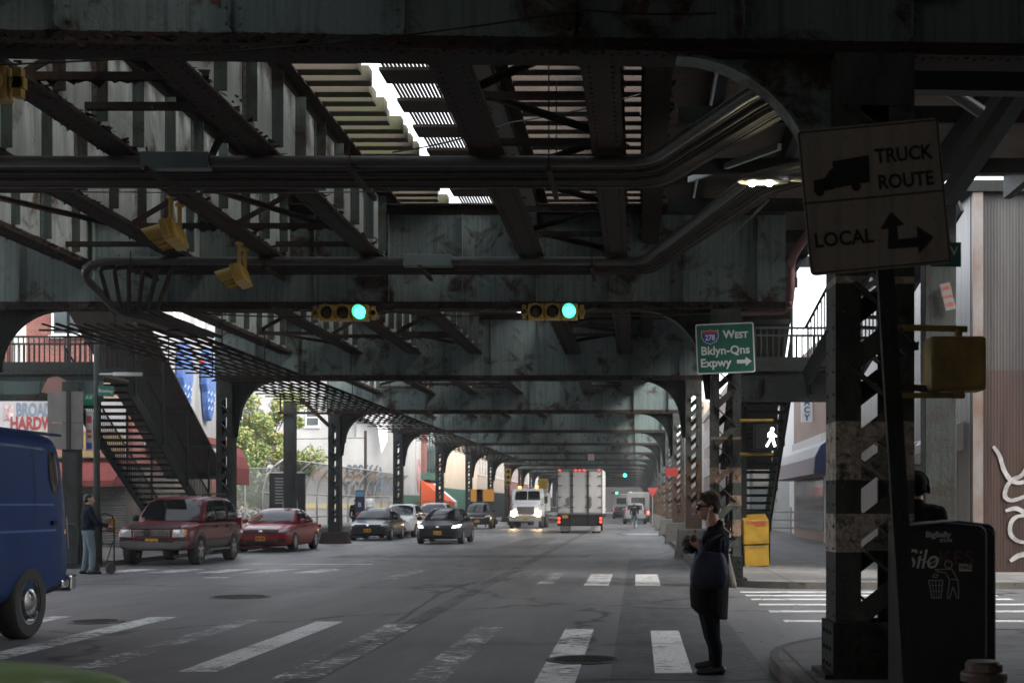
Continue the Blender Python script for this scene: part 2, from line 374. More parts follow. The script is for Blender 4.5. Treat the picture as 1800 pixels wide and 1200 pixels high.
for x0, x1, m in ((-.04,.47,PAINT3),(-1.07,-.57,PAINT),(-2.05,-1.72,PAINT2),(-4.3,-3.95,worn_paint('ghost_road_paint',.70)),(-5.6,-5.2,PAINT2)):
    d = .55*max(0,-1-x0); stripe(x0, x1, GY(1029)+d, GY(1009)+d, m)
for x0 in (-12.9,-11.7,-10.5,-9.4,-8.2): stripe(x0, x0+.62, 31.7, 33.6, PAINT, .25)
stripe(-10.5, -7.2, 36.2, 36.6, PAINT3); stripe(-9.6,-9.05,29.5,29.85,PAINT)
for y0 in (24.7,23.75,22.8,21.6,20.2,18.5): stripe(1.9+(25-y0)*.02, 6.4, y0-.17, y0+.17, PAINT3)
stripe(-.6,1.2,74,75.5,PAINT); stripe(-.5,1.0,83,84,PAINT2); stripe(-13,-7,74,74.6,PAINT2)
def manhole(x, y, r, label):
    t = thing('manhole_cover', label, 'manhole', (x,y,.004))
    mb = MB().lathe([(r,-.01),(r,.006),(r-.05,.012),(r-.06,.004),(r-.07,.008),(.01,.008)], n=32)
    for i in range(-4,5):
        w = math.sqrt(max(0,(r-.09)**2-(i*r/5)**2)); mb.box((0,i*r/5,.011),(2*w,r/14,.006))
    mb.build('lid', pm('cast_iron', (.05,.047,.045), .5, .5, (.09,.085,.08), 20), t)
manhole(-6.95, 23.4, .52, 'round iron manhole cover in the middle of the crossing, ringed by bare asphalt')
manhole(-.55, 13.85, .40, 'iron manhole cover breaking a white crosswalk stripe beside the standing woman')
manhole(-7.45, 18.4, .38, 'iron manhole cover in front of the blue van rear wheel')
PATCH = worn_paint('repaved_asphalt', .5, (.024,.024,.026), .25, .3); PATCH2 = worn_paint('pale_asphalt_strip', .55, (.075,.073,.07), .2, .4)
for x0,x1,y0,y1,m in ((-.25,1.25,8,40,PATCH),(-9.5,-1.5,41,43.2,PATCH2),(-3.2,-2.9,8,90,PATCH2),(-5.4,-3.9,50,66,PATCH)):
    z = .0018; struct(MB().quad((x0,y0,z),(x1,y0,z),(x1,y1,z),(x0,y1,z)).build('road_patch', m))
TAR = pm('tar_seal', (.008,.008,.008), .35)
for pts in ([(-10,15),(-7,15.3),(-4.5,15.1),(-2,15.6),(.8,15.4)],[(-3.3,12),(-3.2,17),(-3.6,23),(-3.4,31),(-3.7,40)],[(-6,30),(-6.4,36),(-6.1,45)]):
    mb = MB(); out = []
    for i in range(len(pts)-1):
        for j in range(10): q = j/10; out.append((pts[i][0]+(pts[i+1][0]-pts[i][0])*q+random.gauss(0,.05), pts[i][1]+(pts[i+1][1]-pts[i][1])*q+random.gauss(0,.05)))
    for a, b_ in zip(out, out[1:]):
        d = Vector((b_[0]-a[0],b_[1]-a[1])).normalized(); n = Vector((-d.y,d.x))*random.uniform(.006,.018); mb.quad((a[0]+n.x,a[1]+n.y,.0062),(b_[0]+n.x,b_[1]+n.y,.0062),(b_[0]-n.x,b_[1]-n.y,.0062),(a[0]-n.x,a[1]-n.y,.0062))
    struct(mb.build('tar_seam', TAR))
lit = MB()
for i in range(90):
    y = random.uniform(30,80) if i < 60 else random.uniform(13,24); x = (KR-abs(random.gauss(0,.25))-.05) if i < 60 else random.uniform(.7,2.6)
    s_ = random.uniform(.02,.07); a = random.uniform(0,3); lit.box((x,y,.009),(s_,s_*.7,.004),a)
tag(lit.build('litter', pm('litter_paper', (.4,.36,.3), .8, 0, (.2,.13,.07), 3)), 'scraps of paper and dead leaves along the gutter', 'litter', kind='stuff')

# ------------------------------------------------------------------ elevated railway
Y1, SP, ZB, ZG, ZT = 11.6, 14.95, 5.47, 6.3, 7.7      # first bent, spacing, underside of bents, of girders, of ties
XL = -12.75
def by(k): return Y1+SP*(k-1)
COL1 = banded('painted_ring_column', (.05,.055,.05), (.42,.37,.31), [(1.2,1.53),(1.82,2.32),(3.5,3.56),(4.0,4.05)], .56)
COL2 = banded('rust_ring_column', (.055,.058,.052), (.30,.20,.14), [(1.0,1.32),(1.6,1.8),(2.05,2.35),(2.9,2.95)], .54)
COLF = banded('rust_orange_column', (.085,.088,.08), (.17,.10,.06), [(.1,3.0)], .53)
def column_mesh(w=.6, d=.46, z0=.13, z1=ZB, rv=False, pitch=.74, fl=.17, lw=.12):
    """two channels laced front and back with diagonal flat bars"""
    mb = MB()
    for s in (-1,1):
        x = s*w/2
        mb.b(x-s*.02, x, -d/2, d/2, z0, z1)
        for e in (-1,1):
            mb.b(x-s*.021, x-s*fl, e*d/2-e*.02, e*d/2, z0, z1)
            if rv:
                zz = z0+.1
                while zz < z1-.1: mb.rivet((x-s*.07, e*d/2, zz), (0,e,0), .018); zz += .19
        if rv:
            zz = z0+.15
            while zz < z1-.1:
                for yy in (-d*.3, d*.3): mb.rivet((x, yy, zz), (s,0,0), .018)
                zz += .19
    zz = z0+.45; i = 0; h = pitch/2
    while zz < z1-.4:
        for e in (-1,1):
            a, b_ = (-1,1) if (i % 2 == 0) == (e < 0) else (1,-1)
            y = e*(d/2+.008)
            mb.bar((a*(w/2-.1),y,zz),(b_*(w/2-.1),y,zz+h), .016, lw, up=(1,0,-.9))
            if rv: mb.rivet((a*(w/2-.1),e*(d/2+.016),zz),(0,e,0),.025)
        zz += h; i += 1
    for e in (-1,1):
        mb.b(-w/2+.012, w/2-.012, e*d/2+e*.001, e*(d/2+.022), z0+.002, z0+.42)
        mb.b(-w/2+.012, w/2-.012, e*d/2+e*.001, e*(d/2+.022), z1-.45, z1-.003)
        if rv:
            for r_ in range(3):
                for q in range(4): mb.rivet((-w/2+.09+q*(w-.18)/3, e*(d/2+.022), z0+.1+r_*.12), (0,e,0), .022)
    return mb
def base_mesh(w=.6, d=.46):
    mb = MB(); mb.b(-w/2-.11, w/2+.11, -d/2-.11, d/2+.11, .128, .17); 
    for e in (-1,1):
        mb.b(-w/2-.03, w/2+.03, e*(d/2+.026), e*(d/2+.05), .17, .6)
        for q in range(5):
            for r_ in range(3): mb.rivet((-w/2+.03+q*(w-.06)/4, e*(d/2+.05), .23+r_*.14), (0,e,0), .028)
        mb.b(e*(w/2+.004), e*(w/2+.03), -d/2-.02, d/2+.02, .17, .6)
        for q in range(3):
            for r_ in range(3): mb.rivet((e*(w/2+.03), -d/2+.08+q*.15, .23+r_*.14), (e,0,0), .024)
    return mb
def bracket_mesh(s, xc, rv):
    """quarter-circle knee under the girder; s=+1 for the right hand column whose inner face is at xc"""
    r, lip = 1.22, .17; mb = MB()
    pts = [(xc-s*lip-s*r+s*r*math.sin(R(a)), ZB-r+r*math.cos(R(a))) for a in range(0,91,6)]
    poly = pts+[(xc-s*.1, ZB-r-.55), (xc-s*.002, ZB-r-.55), (xc-s*.002, ZB-.002)]
    mb.prism(poly, -.014, .014, 'Y')
    for i in range(len(pts)-1):
        a, b_ = pts[i], pts[i+1]; mb.bar((a[0],0,a[1]),(b_[0],0,b_[1]), .26, .03, up=(0,0,1) if i < 10 else (1,0,0))
    return mb
def girder_mesh(x0, x1, z0, z1, step, rv, wf=.42, off=0.0, th=.03):
    """plate girder along X: web, flange angles and plates, stiffeners, rivets"""
    web = MB(); web.b(x0, x1, -th/2, th/2, z0+.02, z1); fl = MB()
    fl.b(x0, x1, -wf/2, wf/2, z0, z0+.025); fl.b(x0-.002, x1+.002, -wf/2-.004, wf/2+.004, z1, z1+.03)
    for e in (-1,1):
        fl.b(x0+.003, x1-.003, e*th/2+e*.001, e*(th/2+.016), z0+.026, z0+.17)
        fl.b(x0+.003, x1-.003, e*th/2+e*.001, e*(th/2+.016), z1-.16, z1-.002)
        if rv and e < 0:
            x = x0+.08
            while x < x1:
                fl.rivet((x, e*(th/2+.016), z0+.1), (0,e,0), .024); fl.rivet((x+.07, e*(wf/2-.07), z0), (0,0,-1), .02); fl.rivet((x, e*.09, z0), (0,0,-1), .02); x += .15
    x = x0+off+step/2; i = 0
    while x < x1:
        for e in (-1,1):
            web.b(x-.006, x+.006, e*th/2, e*(th/2+.13), z0+.18, z1-.17)
            web.b(x+.006, x+.10, e*(th/2+.0), e*(th/2+.014), z0+.18, z1-.17)
            web.b(x-.10, x-.006, e*(th/2+.0), e*(th/2+.014), z0+.18, z1-.17)
            if rv and e < 0:
                zz = z0+.25
                while zz < z1-.2:
                    web.rivet((x+.06, e*(th/2+.014), zz), (0,e,0), .02); web.rivet((x-.06, e*(th/2+.014), zz), (0,e,0), .02); zz += .14
        x += step; i += 1
    return web, fl
def flakes(mb, p0, p1, n, size=.1, yj=.2):
    """ragged rust scale hanging off an edge"""
    p0, p1 = Vector(p0), Vector(p1)
    for i in range(n):
        c = p0.lerp(p1, random.random()); s_ = size*random.uniform(.25,1)**1.5; d = (p1-p0).normalized()
        a, b_, q = c-d*s_*random.uniform(.4,1.4), c+d*s_*random.uniform(.4,1.4), c+Vector((random.uniform(-.3,.3)*s_,random.uniform(-.4,.4)*s_,-s_*random.uniform(.3,.9)))
        mb.add([a, b_, q, c+Vector((0,.006,0))], [(0,1,2),(0,3,2),(1,3,2)])
    return mb
def scale(mb, a, b_, n, s0=.05):
    """lumps of curled rust scale lying on a flange"""
    for i in range(n):
        c = Vector((random.uniform(a[0],b_[0]),random.uniform(a[1],b_[1]),random.uniform(a[2],b_[2]))); s_ = s0*random.uniform(.4,1.5)
        p = [c+Vector((random.uniform(-1.6,1.6)*s_,random.uniform(-.6,.6)*s_,random.uniform(-.4,1.1)*s_)) for _ in range(4)]
        mb.add(p, [(0,1,2),(0,1,3),(1,2,3),(0,2,3)])
ORD = {1:'nearest riveted steel bent with a ringed cream-painted column', 2:'riveted steel bent carrying two green traffic lights and the expressway sign',
 3:'third riveted steel bent, directly beyond the traffic lights', 4:'fourth riveted steel bent, its far column beside the gleaming red sedan',
 5:'fifth riveted steel bent, column rising behind the white off-roader'}
def bent(k):
    Y = by(k); rv = 1 <= k <= 4
    t = thing('steel_bent', ORD.get(k, 'distant riveted steel bent of the elevated railway far down the street' if k > 5 else 'riveted steel bent behind the viewer, carrying the deck'), 'railway support', (0,Y,0), R(2.2) if k == 1 else 0, 'bents of the elevated railway')
    xr = 2.03 if k == 1 else 1.75; xend = 8.5 if k <= 1 else xr+1.2 if k == 2 else xr+.5
    xl = XL-.4 if k <= 2 else XL
    w, f = girder_mesh(xl-.35, xend, ZB, 7.52, 1.46, rv, off=.55, th=.03)
    g = w.build('cross_girder', WEB, t)
    if rv: flakes(f, (XL,-.2,ZB+.02), (xr,-.2,ZB+.02), 260 if k < 3 else 120, .09); flakes(f, (XL,-.05,ZB+.17),(xr,-.05,ZB+.17), 160, .06); scale(f, (XL,-.17,ZB+.03),(xr,-.03,ZB+.06), 420)
    f.build('girder_flange', RUST, g)
    wd_ = .6 if k <= 2 else .5
    for s, x in ((-1,xl),(1,xr)):
        pl = .0 if (k <= 3 and s < 0) or (k <= 2 and s > 0) else (.36 if s < 0 else .75)
        cm = column_mesh(.68 if k == 1 else wd_, .46, .13+pl, ZB, rv, .74 if k < 3 else .6, .22 if k == 1 else .17, .17 if k == 1 else .12)
        m = COL1 if (k == 1 and s > 0) else COL2 if (k == 2 and s > 0) else COLF if s > 0 else COLS
        cm.build('column', m, t, loc=(x,0,0))
        if pl:
            pm_ = MB().loft([[(sx*(a+.1),sy*a,z) for sx,sy in ((-1,-1),(1,-1),(1,1),(-1,1))] for a,z in ((.50,-.01),(.47,.2*pl/.75),(.38,.11+pl),(.35,.135+pl))])
            pm_.build('plinth', CONC if s > 0 else RUST, t, loc=(x,0,0), bevel=.03)
        else: base_mesh(.68 if k == 1 else .6).build('column_base', DARKS, t, loc=(x,0,0))
        bracket_mesh(s, x-s*wd_/2, rv).build('arch_bracket', DARKS if k > 1 else WEB, t)
    return t
for k in range(-4, 20): bent(k)

# longitudinal plate girders
RIBM = steel('dark_green_rib_steel', (.060,.078,.072), (.06,.036,.022), (.50,.62), .5, .2)
YA, YB = -75.0, by(19)
def long_girder(x, z0, z1, label, ribs=True, wf=.40, mat=WEBL, rv=True):
    t = thing('plate_girder', label, 'girder', (x,0,0), 0, 'lengthwise girders under the tracks')
    web, fl, rb = MB(), MB(), MB(); web.b(-.014,.014,YA,YB,z0+.02,z1); fl.b(-wf/2,wf/2,YA,YB,z0-.004,z0+.03); fl.b(-.2,.2,YA,YB,z1,z1+.03)
    for e in (-1,1): fl.b(e*.015,e*.032,YA+.01,YB-.01,z0+.031,z0+.17); fl.b(e*.0155,e*.033,YA+.01,YB-.01,z1-.14,z1-.002)
    if ribs:
        y = 2.0; i = 0
        while y < 120:
            near = y < 45
            for e in (-1,1):
                rb.b(e*.0145, e*.17, y-.009, y+.009, z0+.18, z1-.15); rb.b(e*.0145, e*.03, y+.009, y+.13, z0+.18, z1-.15)
                if i % 3 == 0:
                    rb.b(e*.0145, e*.028, y-.13, y-.009, z0+.18, z1-.15)
                    if near and rv:
                        zz = z0+.24
                        while zz < z1-.2: rb.rivet((e*.028,y-.07,zz),(e,0,0),.024); rb.rivet((e*.03,y+.075,zz),(e,0,0),.024); zz += .12
            y += 1.25; i += 1
    g = web.build('web', mat, t)
    if ribs: rb.build('web_rib', RIBM, g)
    for e in (-1,1): flakes(fl, (e*wf/2,10,z0+.03), (e*wf/2,44,z0+.03), 420, .10); scale(fl, (e*.03,10,z0+.03),(e*wf/2,46,z0+.06), 600)
    if rv:
        y = 12
        while y < 44:
            for e in (-1,1): fl.rivet((e*wf*.3,y,z0-.004),(0,0,-1),.022)
            y += .18
    fl.build('flange', RUST, t); return t
long_girder(-5.0, ZG, ZT, 'pale ribbed plate girder beside the bright gap in the deck')
long_girder(-6.9, ZG, ZT, 'plate girder that the two overhead yellow side-street signals hang from')
long_girder(-8.7, ZG, ZT, 'dim ribbed plate girder second from the stairs side')
long_girder(-10.9, ZG, ZT, 'dark plate girder nearest the left column row, above the conduit rack')
long_girder(-2.0, ZG, ZT, 'dark wide-flanged stringer right of the slatted walkway', False, .46, DARKS)
long_girder(-.39, ZG, ZT, 'dark stringer beyond the zigzag bracing, near the street lamp', False, .42, DARKS)
long_girder(.26, ZG+.5, ZT, 'black fascia girder beside the thin slit of daylight', False, .34, DARKS, False)
# bracing between girders
def bracing(x0, x1, z, label, step, mat=RUST, y0=12.3, y1=70, h=.09):
    mb = MB(); y = y0; i = 0
    while y < y1:
        mb.bar((x0,y,z),(x1,y,z),.09,h); a, b_ = (x0,x1) if i % 2 == 0 else (x1,x0)
        mb.bar((a,y+.05,z+.1),(b_,y+step-.05,z+.1),.1,.02); mb.bar((a,y+.05,z+.06),(b_,y+step-.05,z+.06),.02,.08)
        y += step; i += 1
    tag(mb.build('lateral_bracing', mat), label, 'bracing', 'bracing between the girders')
bracing(-2.0, -.39, ZG+.35, 'zigzag angle-iron bracing between the two dark stringers', 2.1)
bracing(-6.9, -5.0, ZG+.28, 'zigzag bracing between the two pale ribbed girders', 4.4)
bracing(-10.9, -8.7, ZG+.28, 'zigzag bracing over the conduit rack', 4.4)
for y in [by(k)+d for k in range(1,6) for d in (3.4,11.4)]:
    for (a, b_) in ((-6.88,-5.02),(-8.68,-6.92)):
        mb = MB()
        mb.bar((a,y,ZG+.15),(b_,y,ZG+1.2),.02,.09); mb.bar((a,y+.04,ZG+1.2),(b_,y+.04,ZG+.15),.02,.09); mb.bar((a,y-.03,ZG+.1),(b_,y-.03,ZG+.1),.06,.09); flakes(mb, (a,y-.03,ZG+.06),(b_,y-.03,ZG+.06), 30, .12)
        tag(mb.build('cross_frame', RUST), 'crossed angle-iron frame standing upright between two ribbed girders', 'bracing', 'cross frames between the girders')

# tracks
def track(x0, x1, mat, label, rails, n0, n1, yend=YB):
    t = thing('railway_track', label, 'track', (0,0,0), 0, 'tracks on the deck')
    tie = MB().b(x0, x1, -.12, .12, 0, .24).build('tie', mat, t, bevel=.012, seg=1); bake(tie); first = tie; first.location = (0,n0,ZT+.03)
    y = n0+.5
    while y < n1:
        c = first.copy(); COL.objects.link(c); c.parent = t; c.location = (random.uniform(-.1,.1), y, ZT+.03+random.uniform(0,.012)); y += .5
    mb = MB()
    for (a, b_) in ((YA,n0-.5),(y,yend)):
        q = a
        while q < b_: mb.b(x0+random.uniform(-.1,.1), x1+random.uniform(-.1,.1), q-.12, q+.12, ZT+.03, ZT+.27); q += .5 if q < 46 else .72
    o = mb.build('ties', mat, t); o['kind'] = 'stuff'
    for x in rails:
        rm = MB(); rm.b(x-.035,x+.035,YA,YB,ZT+.40,ZT+.44); rm.b(x-.01,x+.01,YA,YB,ZT+.29,ZT+.40); rm.b(x-.07,x+.07,YA,YB,ZT+.272,ZT+.29); rm.build('rail', RUST, t)
track(-9.3, -3.93, MOSS, 'track on mossy weathered ties left of the bright deck gap', (-6.75,-5.3), 14.0, 44.0)
track(-2.45, .12, TIMBER, 'track on brown timber ties above the zigzag bracing', (-1.95,-.5), 14.0, 44.0)
track(-13.4, -9.5, TIMBER, 'track on dark ties above the left column row', (-12.1,-10.65), 20.0, 40.0, 46)
t = thing('track_walkway', 'slatted timber walkway with daylight between its slats, between two tracks', 'walkway', (0,0,ZT))
mb = MB(); x = -3.72
while x < -2.62: mb.b(x, x+.034, YA, YB, .30, .33); x += .058
mb.build('slats', GRATE, t)
y = 12.0; mb = MB()
while y < 60: MB().b(-3.72, -2.36, y, y+.62, .16, .21).build('cross_plank', TIMBER, t); y += 1.45
while y < YB: mb.b(-3.72, -2.36, y, y+.62, .16, .21); y += 1.45
y = 10.55
while y > YA: mb.b(-3.72, -2.36, y, y+.62, .16, .21); y -= 1.45
mb.build('cross_planks', TIMBER, t)['kind'] = 'stuff'
# station platform over the right pavement
t = thing('station_platform', 'dark station platform floor over the right pavement', 'platform', (0,0,0))
mb = MB(); y = -75
while y < 52: mb.b(.47, 7.6 if y < 26 else 4.2, y, y+.235, 8.0, 8.06); y += .24
mb.build('floor_boards', TIMBER, t)
mb = MB()
for x in (1.2,2.6,4.0,5.6,7.2): mb.b(x-.08,x+.08,-75,52 if x < 4.1 else 26,7.56,7.995)
mb.build('joist', DARKS, t)
for y in range(-73,52,3): MB().b(.6,7.6 if y < 26 else 4.2,y-.06,y+.06,7.3,7.555).build('bearer', DARKS, t)

# ------------------------------------------------------------------ conduits
def bend(p0, p1, p2, r=.35, n=6):
    p0, p1, p2 = Vector(p0), Vector(p1), Vector(p2); a = p1+(p0-p1).normalized()*r; b_ = p1+(p2-p1).normalized()*r
    return [a.lerp(p1,i/n).lerp(p1.lerp(b_,i/n),i/n) for i in range(n+1)]
def path(*p, r=.35):
    out = [Vector(p[0])]
    for i in range(1,len(p)-1): out += bend(p[i-1],p[i],p[i+1],r)
    return out+[Vector(p[-1])]
def pipe_bank(name, label, y0, depth, x0, x1, xe, ye, n, left_turn=False, split=None):
    """one thick conduit and thin ones behind it, turning along the right column row"""
    t = thing(name, label, 'conduits', (0,0,0), 0, 'conduit banks crossing the street'); z = 6.15
    dy = (ye-y0)/(xe-x1)
    pts = path((x0,y0,z),(x1,y0,z),(xe,ye,z),(xe+.9,ye-1.0,z), r=.45)
    if left_turn: pts = path((x0+.45,30,5.39),(x0+.3,26.0,5.36),(x0,y0+.05,z-.2),(x0+.35,y0,z),(x1,y0,z),(xe,ye,z),(xe+.9,ye-1.0,z), r=.3)
    MB().tube(pts, .075, 12).build('thick_conduit', PIPE, t, smooth=True)
    mb = MB()
    for i in range(n):
        q = .14+i*(depth-.14)/(n-1); r = random.choice((.028,.035,.045)); zz = z+.05-r+random.uniform(-.03,.02)
        mb.tube(path((x0+(.6 if left_turn else 0),y0+q,zz),(x1+q*.12,y0+q,zz),(xe+q*.35,ye+q*.55,zz),(xe+.9+q*.3,ye-1.0+q*.6,zz), r=.45), r, 6)
    mb.build('thin_conduits', PIPED, t, smooth=True)
    x = x0+1.0
    while x < x1:
        hg = MB()
        hg.b(x-.03,x+.03,y0-.12,y0+depth+.1,z-.16,z-.09)
        for e in (y0-.09,y0+depth+.06): hg.b(x-.008,x+.008,e-.008,e+.008,z-.1,ZG+.02 if random.random() < .6 else ZT)
        x += random.uniform(2.4,3.4); hg.build('hanger', RUST, t)
    mb = MB()
    for xx in split or (): mb.b(xx-.45,xx+.45,y0-.10,y0+.10,z-.11,z+.11)
    if split: mb.build('junction_box', pm('conduit_box_grey', (.09,.115,.11), .45), t, bevel=.012)
    return t
pipe_bank('conduit_bank', 'bank of conduits crossing above the middle of the junction', 17.7, 1.5, -14, .16, 1.3, 14.6, 12, split=(-6.1,))
pipe_bank('conduit_bank', 'lower bank of conduits in front of the traffic-light girder', 24.9, 1.2, -10.4, .11, 1.57, 18.6, 9, True, split=(-3.9,))
t = thing('conduit_rack', 'long rack of rusty conduits running away above the parked cars', 'conduits', (0,0,0))
mb = MB()
for i in range(10):
    x = -9.85-i*.29; r = .05 if i == 0 else random.choice((.022,.03,.038))
    mb.tube([(x,28.0,5.40),(x,120,5.40)], r, 6)
mb.build('conduits', PIPED, t, smooth=True)
y = 28.4
while y < 118: MB().b(-12.7,-9.7,y-.025,y+.025,5.30,5.34).build('cross_angle', RUST, t); y += 1.15 if y < 60 else 2.3
mb = MB(); y = 31.5
while y < 118:
    for x in (-9.78,-12.3): mb.b(x-.012,x+.012,y-.012,y+.012,5.3,ZG)
    y += 3.6
mb.build('hanger_rods', RUST, t)
mb = MB()
for i in range(6):
    xa, xb = -10.05+.27*i, -10.2+.17*i
    mb.tube(path((xa+.3,24.96,6.05),(xa,25.0,6.03),(xb,25.97,5.36),(xb,30,5.38), r=.12), .042, 8)
mb.build('bent_pipes', PIPED, t, smooth=True)
# overhead wires
def wire(name, pts, r, label, mat=BLK, sag=0):
    out = []
    for i in range(len(pts)-1):
        a, b_ = Vector(pts[i]), Vector(pts[i+1])
        for j in range(9): q = j/9; out.append(a.lerp(b_,q)-Vector((0,0,sag*4*q*(1-q))))
    tag(MB().tube(out+[Vector(pts[-1])], r, 5).build(name, mat, smooth=True), label, 'cable', 'loose cables')
wire('cable', [W(-20,115,11.1),W(560,78,11.1),W(1025,18,11.1),W(1260,24,11.1)], .009, 'thin cable drooping across the nearest girder', PIPED, .02)
wire('cable', [W(300,545,26.2),W(560,556,26.2),W(690,548,26.2),W(880,553,26.2),W(1280,550,26.2)], .014, 'dark cable slung along the girder behind the green lights', PIPED, .05)
wire('cable', [W(-20,330,17.4),W(230,338,17.5),W(700,336,17.5)], .008, 'thin wire just below the first conduit bank', PIPE, .02)
wire('cable', [W(690,268,17.6),W(900,215,19),W(1160,155,20)], .01, 'wire rising from the first conduit bank towards the lamp', BLK, .05)
wire('cable', [W(1180,478,24.8),W(1230,470,23),W(1350,352,18.5)], .018, 'pale cable climbing from the lower conduits to the street lamp', PIPE, .0)
t = thing('pipe_run', 'red oxide drain pipe high behind the truck route sign', 'pipe'); MB().tube([W(1660,40,15.5),W(1580,175,16.6),W(1540,240,17.3)], .09, 10).build('pipe', PIPER, t, smooth=True)
t = thing('pipe_run', 'thick grey pipe slanting down across the red drain pipe', 'pipe'); MB().tube([W(1500,45,14.6),W(1725,197,14.9)], .075, 10).build('pipe', PIPE, t, smooth=True)
t = thing('pipe_run', 'red drain pipe dropping down beside the stair landing', 'pipe'); MB().tube(path(W(1480,330,22),W(1400,440,26),W(1390,462,27.5),W(1390,520,27.5),W(1385,545,27.6),W(1300,548,28), r=.2), .085, 10).build('pipe', PIPER, t, smooth=True)
for (a, b_, w_, lb) in ((W(1830,40,15.2),W(1655,290,17.5),.26,'upper dark raking beam under the station, right of the truck route sign'),(W(1830,110,15.0),W(1665,350,17.5),.2,'lower dark raking beam under the station, right of the truck route sign'),(W(1470,140,14),W(1820,145,14),.25,'level dark beam under the station above the truck route sign')):
    tag(MB().bar(a, b_, .2, w_).build('steel_beam', DARKS), lb, 'beam')
mb = MB()
for u, v0, v1 in ((1639,52,125),(1717,40,175),(1600,70,150)): mb.tube([W(u,v0,14.9),W(u,v1,14.9)], .008, 5)
tag(mb.build('hanger_rods', RUST), 'thin hanger rods holding the slanting pipes', 'hangers')
t = thing('knee_brace', 'pale green slanting brace left of the glowing street lamp', 'brace'); MB().bar(W(1212,316,24.5),W(1370,258,21),.07,.10).build('brace', pm('pale_green_steel', (.30,.36,.33), .5), t)

PRIM = pm('orange_primer', (.12,.05,.03), .85, 0, (.06,.03,.02), 12)
bp_ = [o for o in COL.objects if o.name.startswith('steel_bent') and abs(o.location.y-Y1) < .1][0]
def peel(par, cx, cz, r, yy, seed):
    rn = random.Random(seed); n = 11; pts = [(cx+r*rn.uniform(.5,1.2)*math.cos(6.283*i/n), cz+r*1.2*rn.uniform(.5,1.2)*math.sin(6.283*i/n)) for i in range(n)]
    MB().prism(pts, yy-.003, yy, 'Y').build('bare_patch', PRIM, par)
peel(bp_, .06, 5.92, .07, -.017, 1); peel(bp_, .33, 5.85, .05, -.017, 2); peel(bp_, -.9, 6.0, .06, -.017, 4); peel(bp_, -3.6, 5.95, .08, -.017, 5)
for o in list(COL.objects):
    if o.name.startswith('steel_bent') and 20 < o.location.y < 80:
        for i in range(2): peel(o, random.uniform(-9,1), ZB+random.uniform(.15,.6), random.uniform(.04,.09), -.017, i*7+int(o.location.y))

# ------------------------------------------------------------------ buildings
STUCG = pm('grey_stucco', (.37,.36,.345), .85, 0, (.29,.283,.272), .6, (1,1,.5), .15); STUCB = pm('beige_stucco', (.52,.42,.32), .85, 0, (.42,.34,.26), .7, (1,1,.4))
BRICKR = brick('red_brick', (.22,.06,.045), (.22,.17,.145)); BRICKB = brick('brown_brick', (.20,.13,.10), (.25,.22,.2)); BRICKT = brick('tan_brick', (.42,.34,.26), (.4,.36,.3))
GREENP = pm('green_shopfront_paint', (.05,.14,.10), .6, 0, (.035,.10,.075), 3); STONE = pm('brown_stone', (.26,.19,.14), .85, 0, (.17,.125,.095), 2)
SHUT = pm('steel_roller_shutter', (.17,.165,.16), .55, .2, (.11,.105,.10), 4); MAROON = pm('maroon_trim', (.16,.03,.03), .6); REDAWN = pm('red_awning_cloth', (.15,.040,.038), .85, 0, (.10,.028,.027), 5, spec=.15)
INTER = pm('dim_shop_interior', (.05,.042,.035), .8, 0, (.13,.11,.09), 1.2)
def window(t, cx, cz, w, h, face, pos, fm=None, arch=False):
    """framed sash window with its pane on a wall; face 'y' looks to -y, 'x+' to +x, 'x-' to -x"""
    fr, pn = MB(), MB(); fm = fm or WHITE; f = .07
    def bb(mb, a0, a1, d0, d1, z0, z1):
        if face == 'y': mb.b(a0, a1, pos-d1, pos-d0, z0, z1)
        elif face == 'x+': mb.b(pos+d0, pos+d1, a0, a1, z0, z1)
        else: mb.b(pos-d1, pos-d0, a0, a1, z0, z1)
    bb(fr,cx-w/2,cx-w/2+f,0,.07,cz-h/2,cz+h/2); bb(fr,cx+w/2-f,cx+w/2,0,.07,cz-h/2,cz+h/2)
    for z in (cz-h/2, cz-f/2, cz+h/2-f): bb(fr,cx-w/2+f,cx+w/2-f,0,.066,z,z+f)
    bb(fr,cx-w/2-.08,cx+w/2+.08,0,.14,cz-h/2-.1,cz-h/2-.002)
    o = fr.build('window', fm, t); bb(pn,cx-w/2+f,cx+w/2-f,.01,.03,cz-h/2+f,cz+h/2-f); pn.build('pane', GLASSB, o)
def shutter(t, a0, a1, z0, z1, face, pos):
    mb = MB(); z = z0
    while z < z1-.04:
        d = .05
        if face == 'y': mb.prism([(pos-.01,z),(pos-d,z+.03),(pos-d,z+.06),(pos-.01,z+.085)], a0, a1, 'X')
        else:
            e = 1 if face == 'x+' else -1; mb.prism([(pos+e*.01,z),(pos+e*d,z+.03),(pos+e*d,z+.06),(pos+e*.01,z+.085)], a0, a1, 'Y')
        z += .088
    mb.build('roller_shutter', SHUT, t)
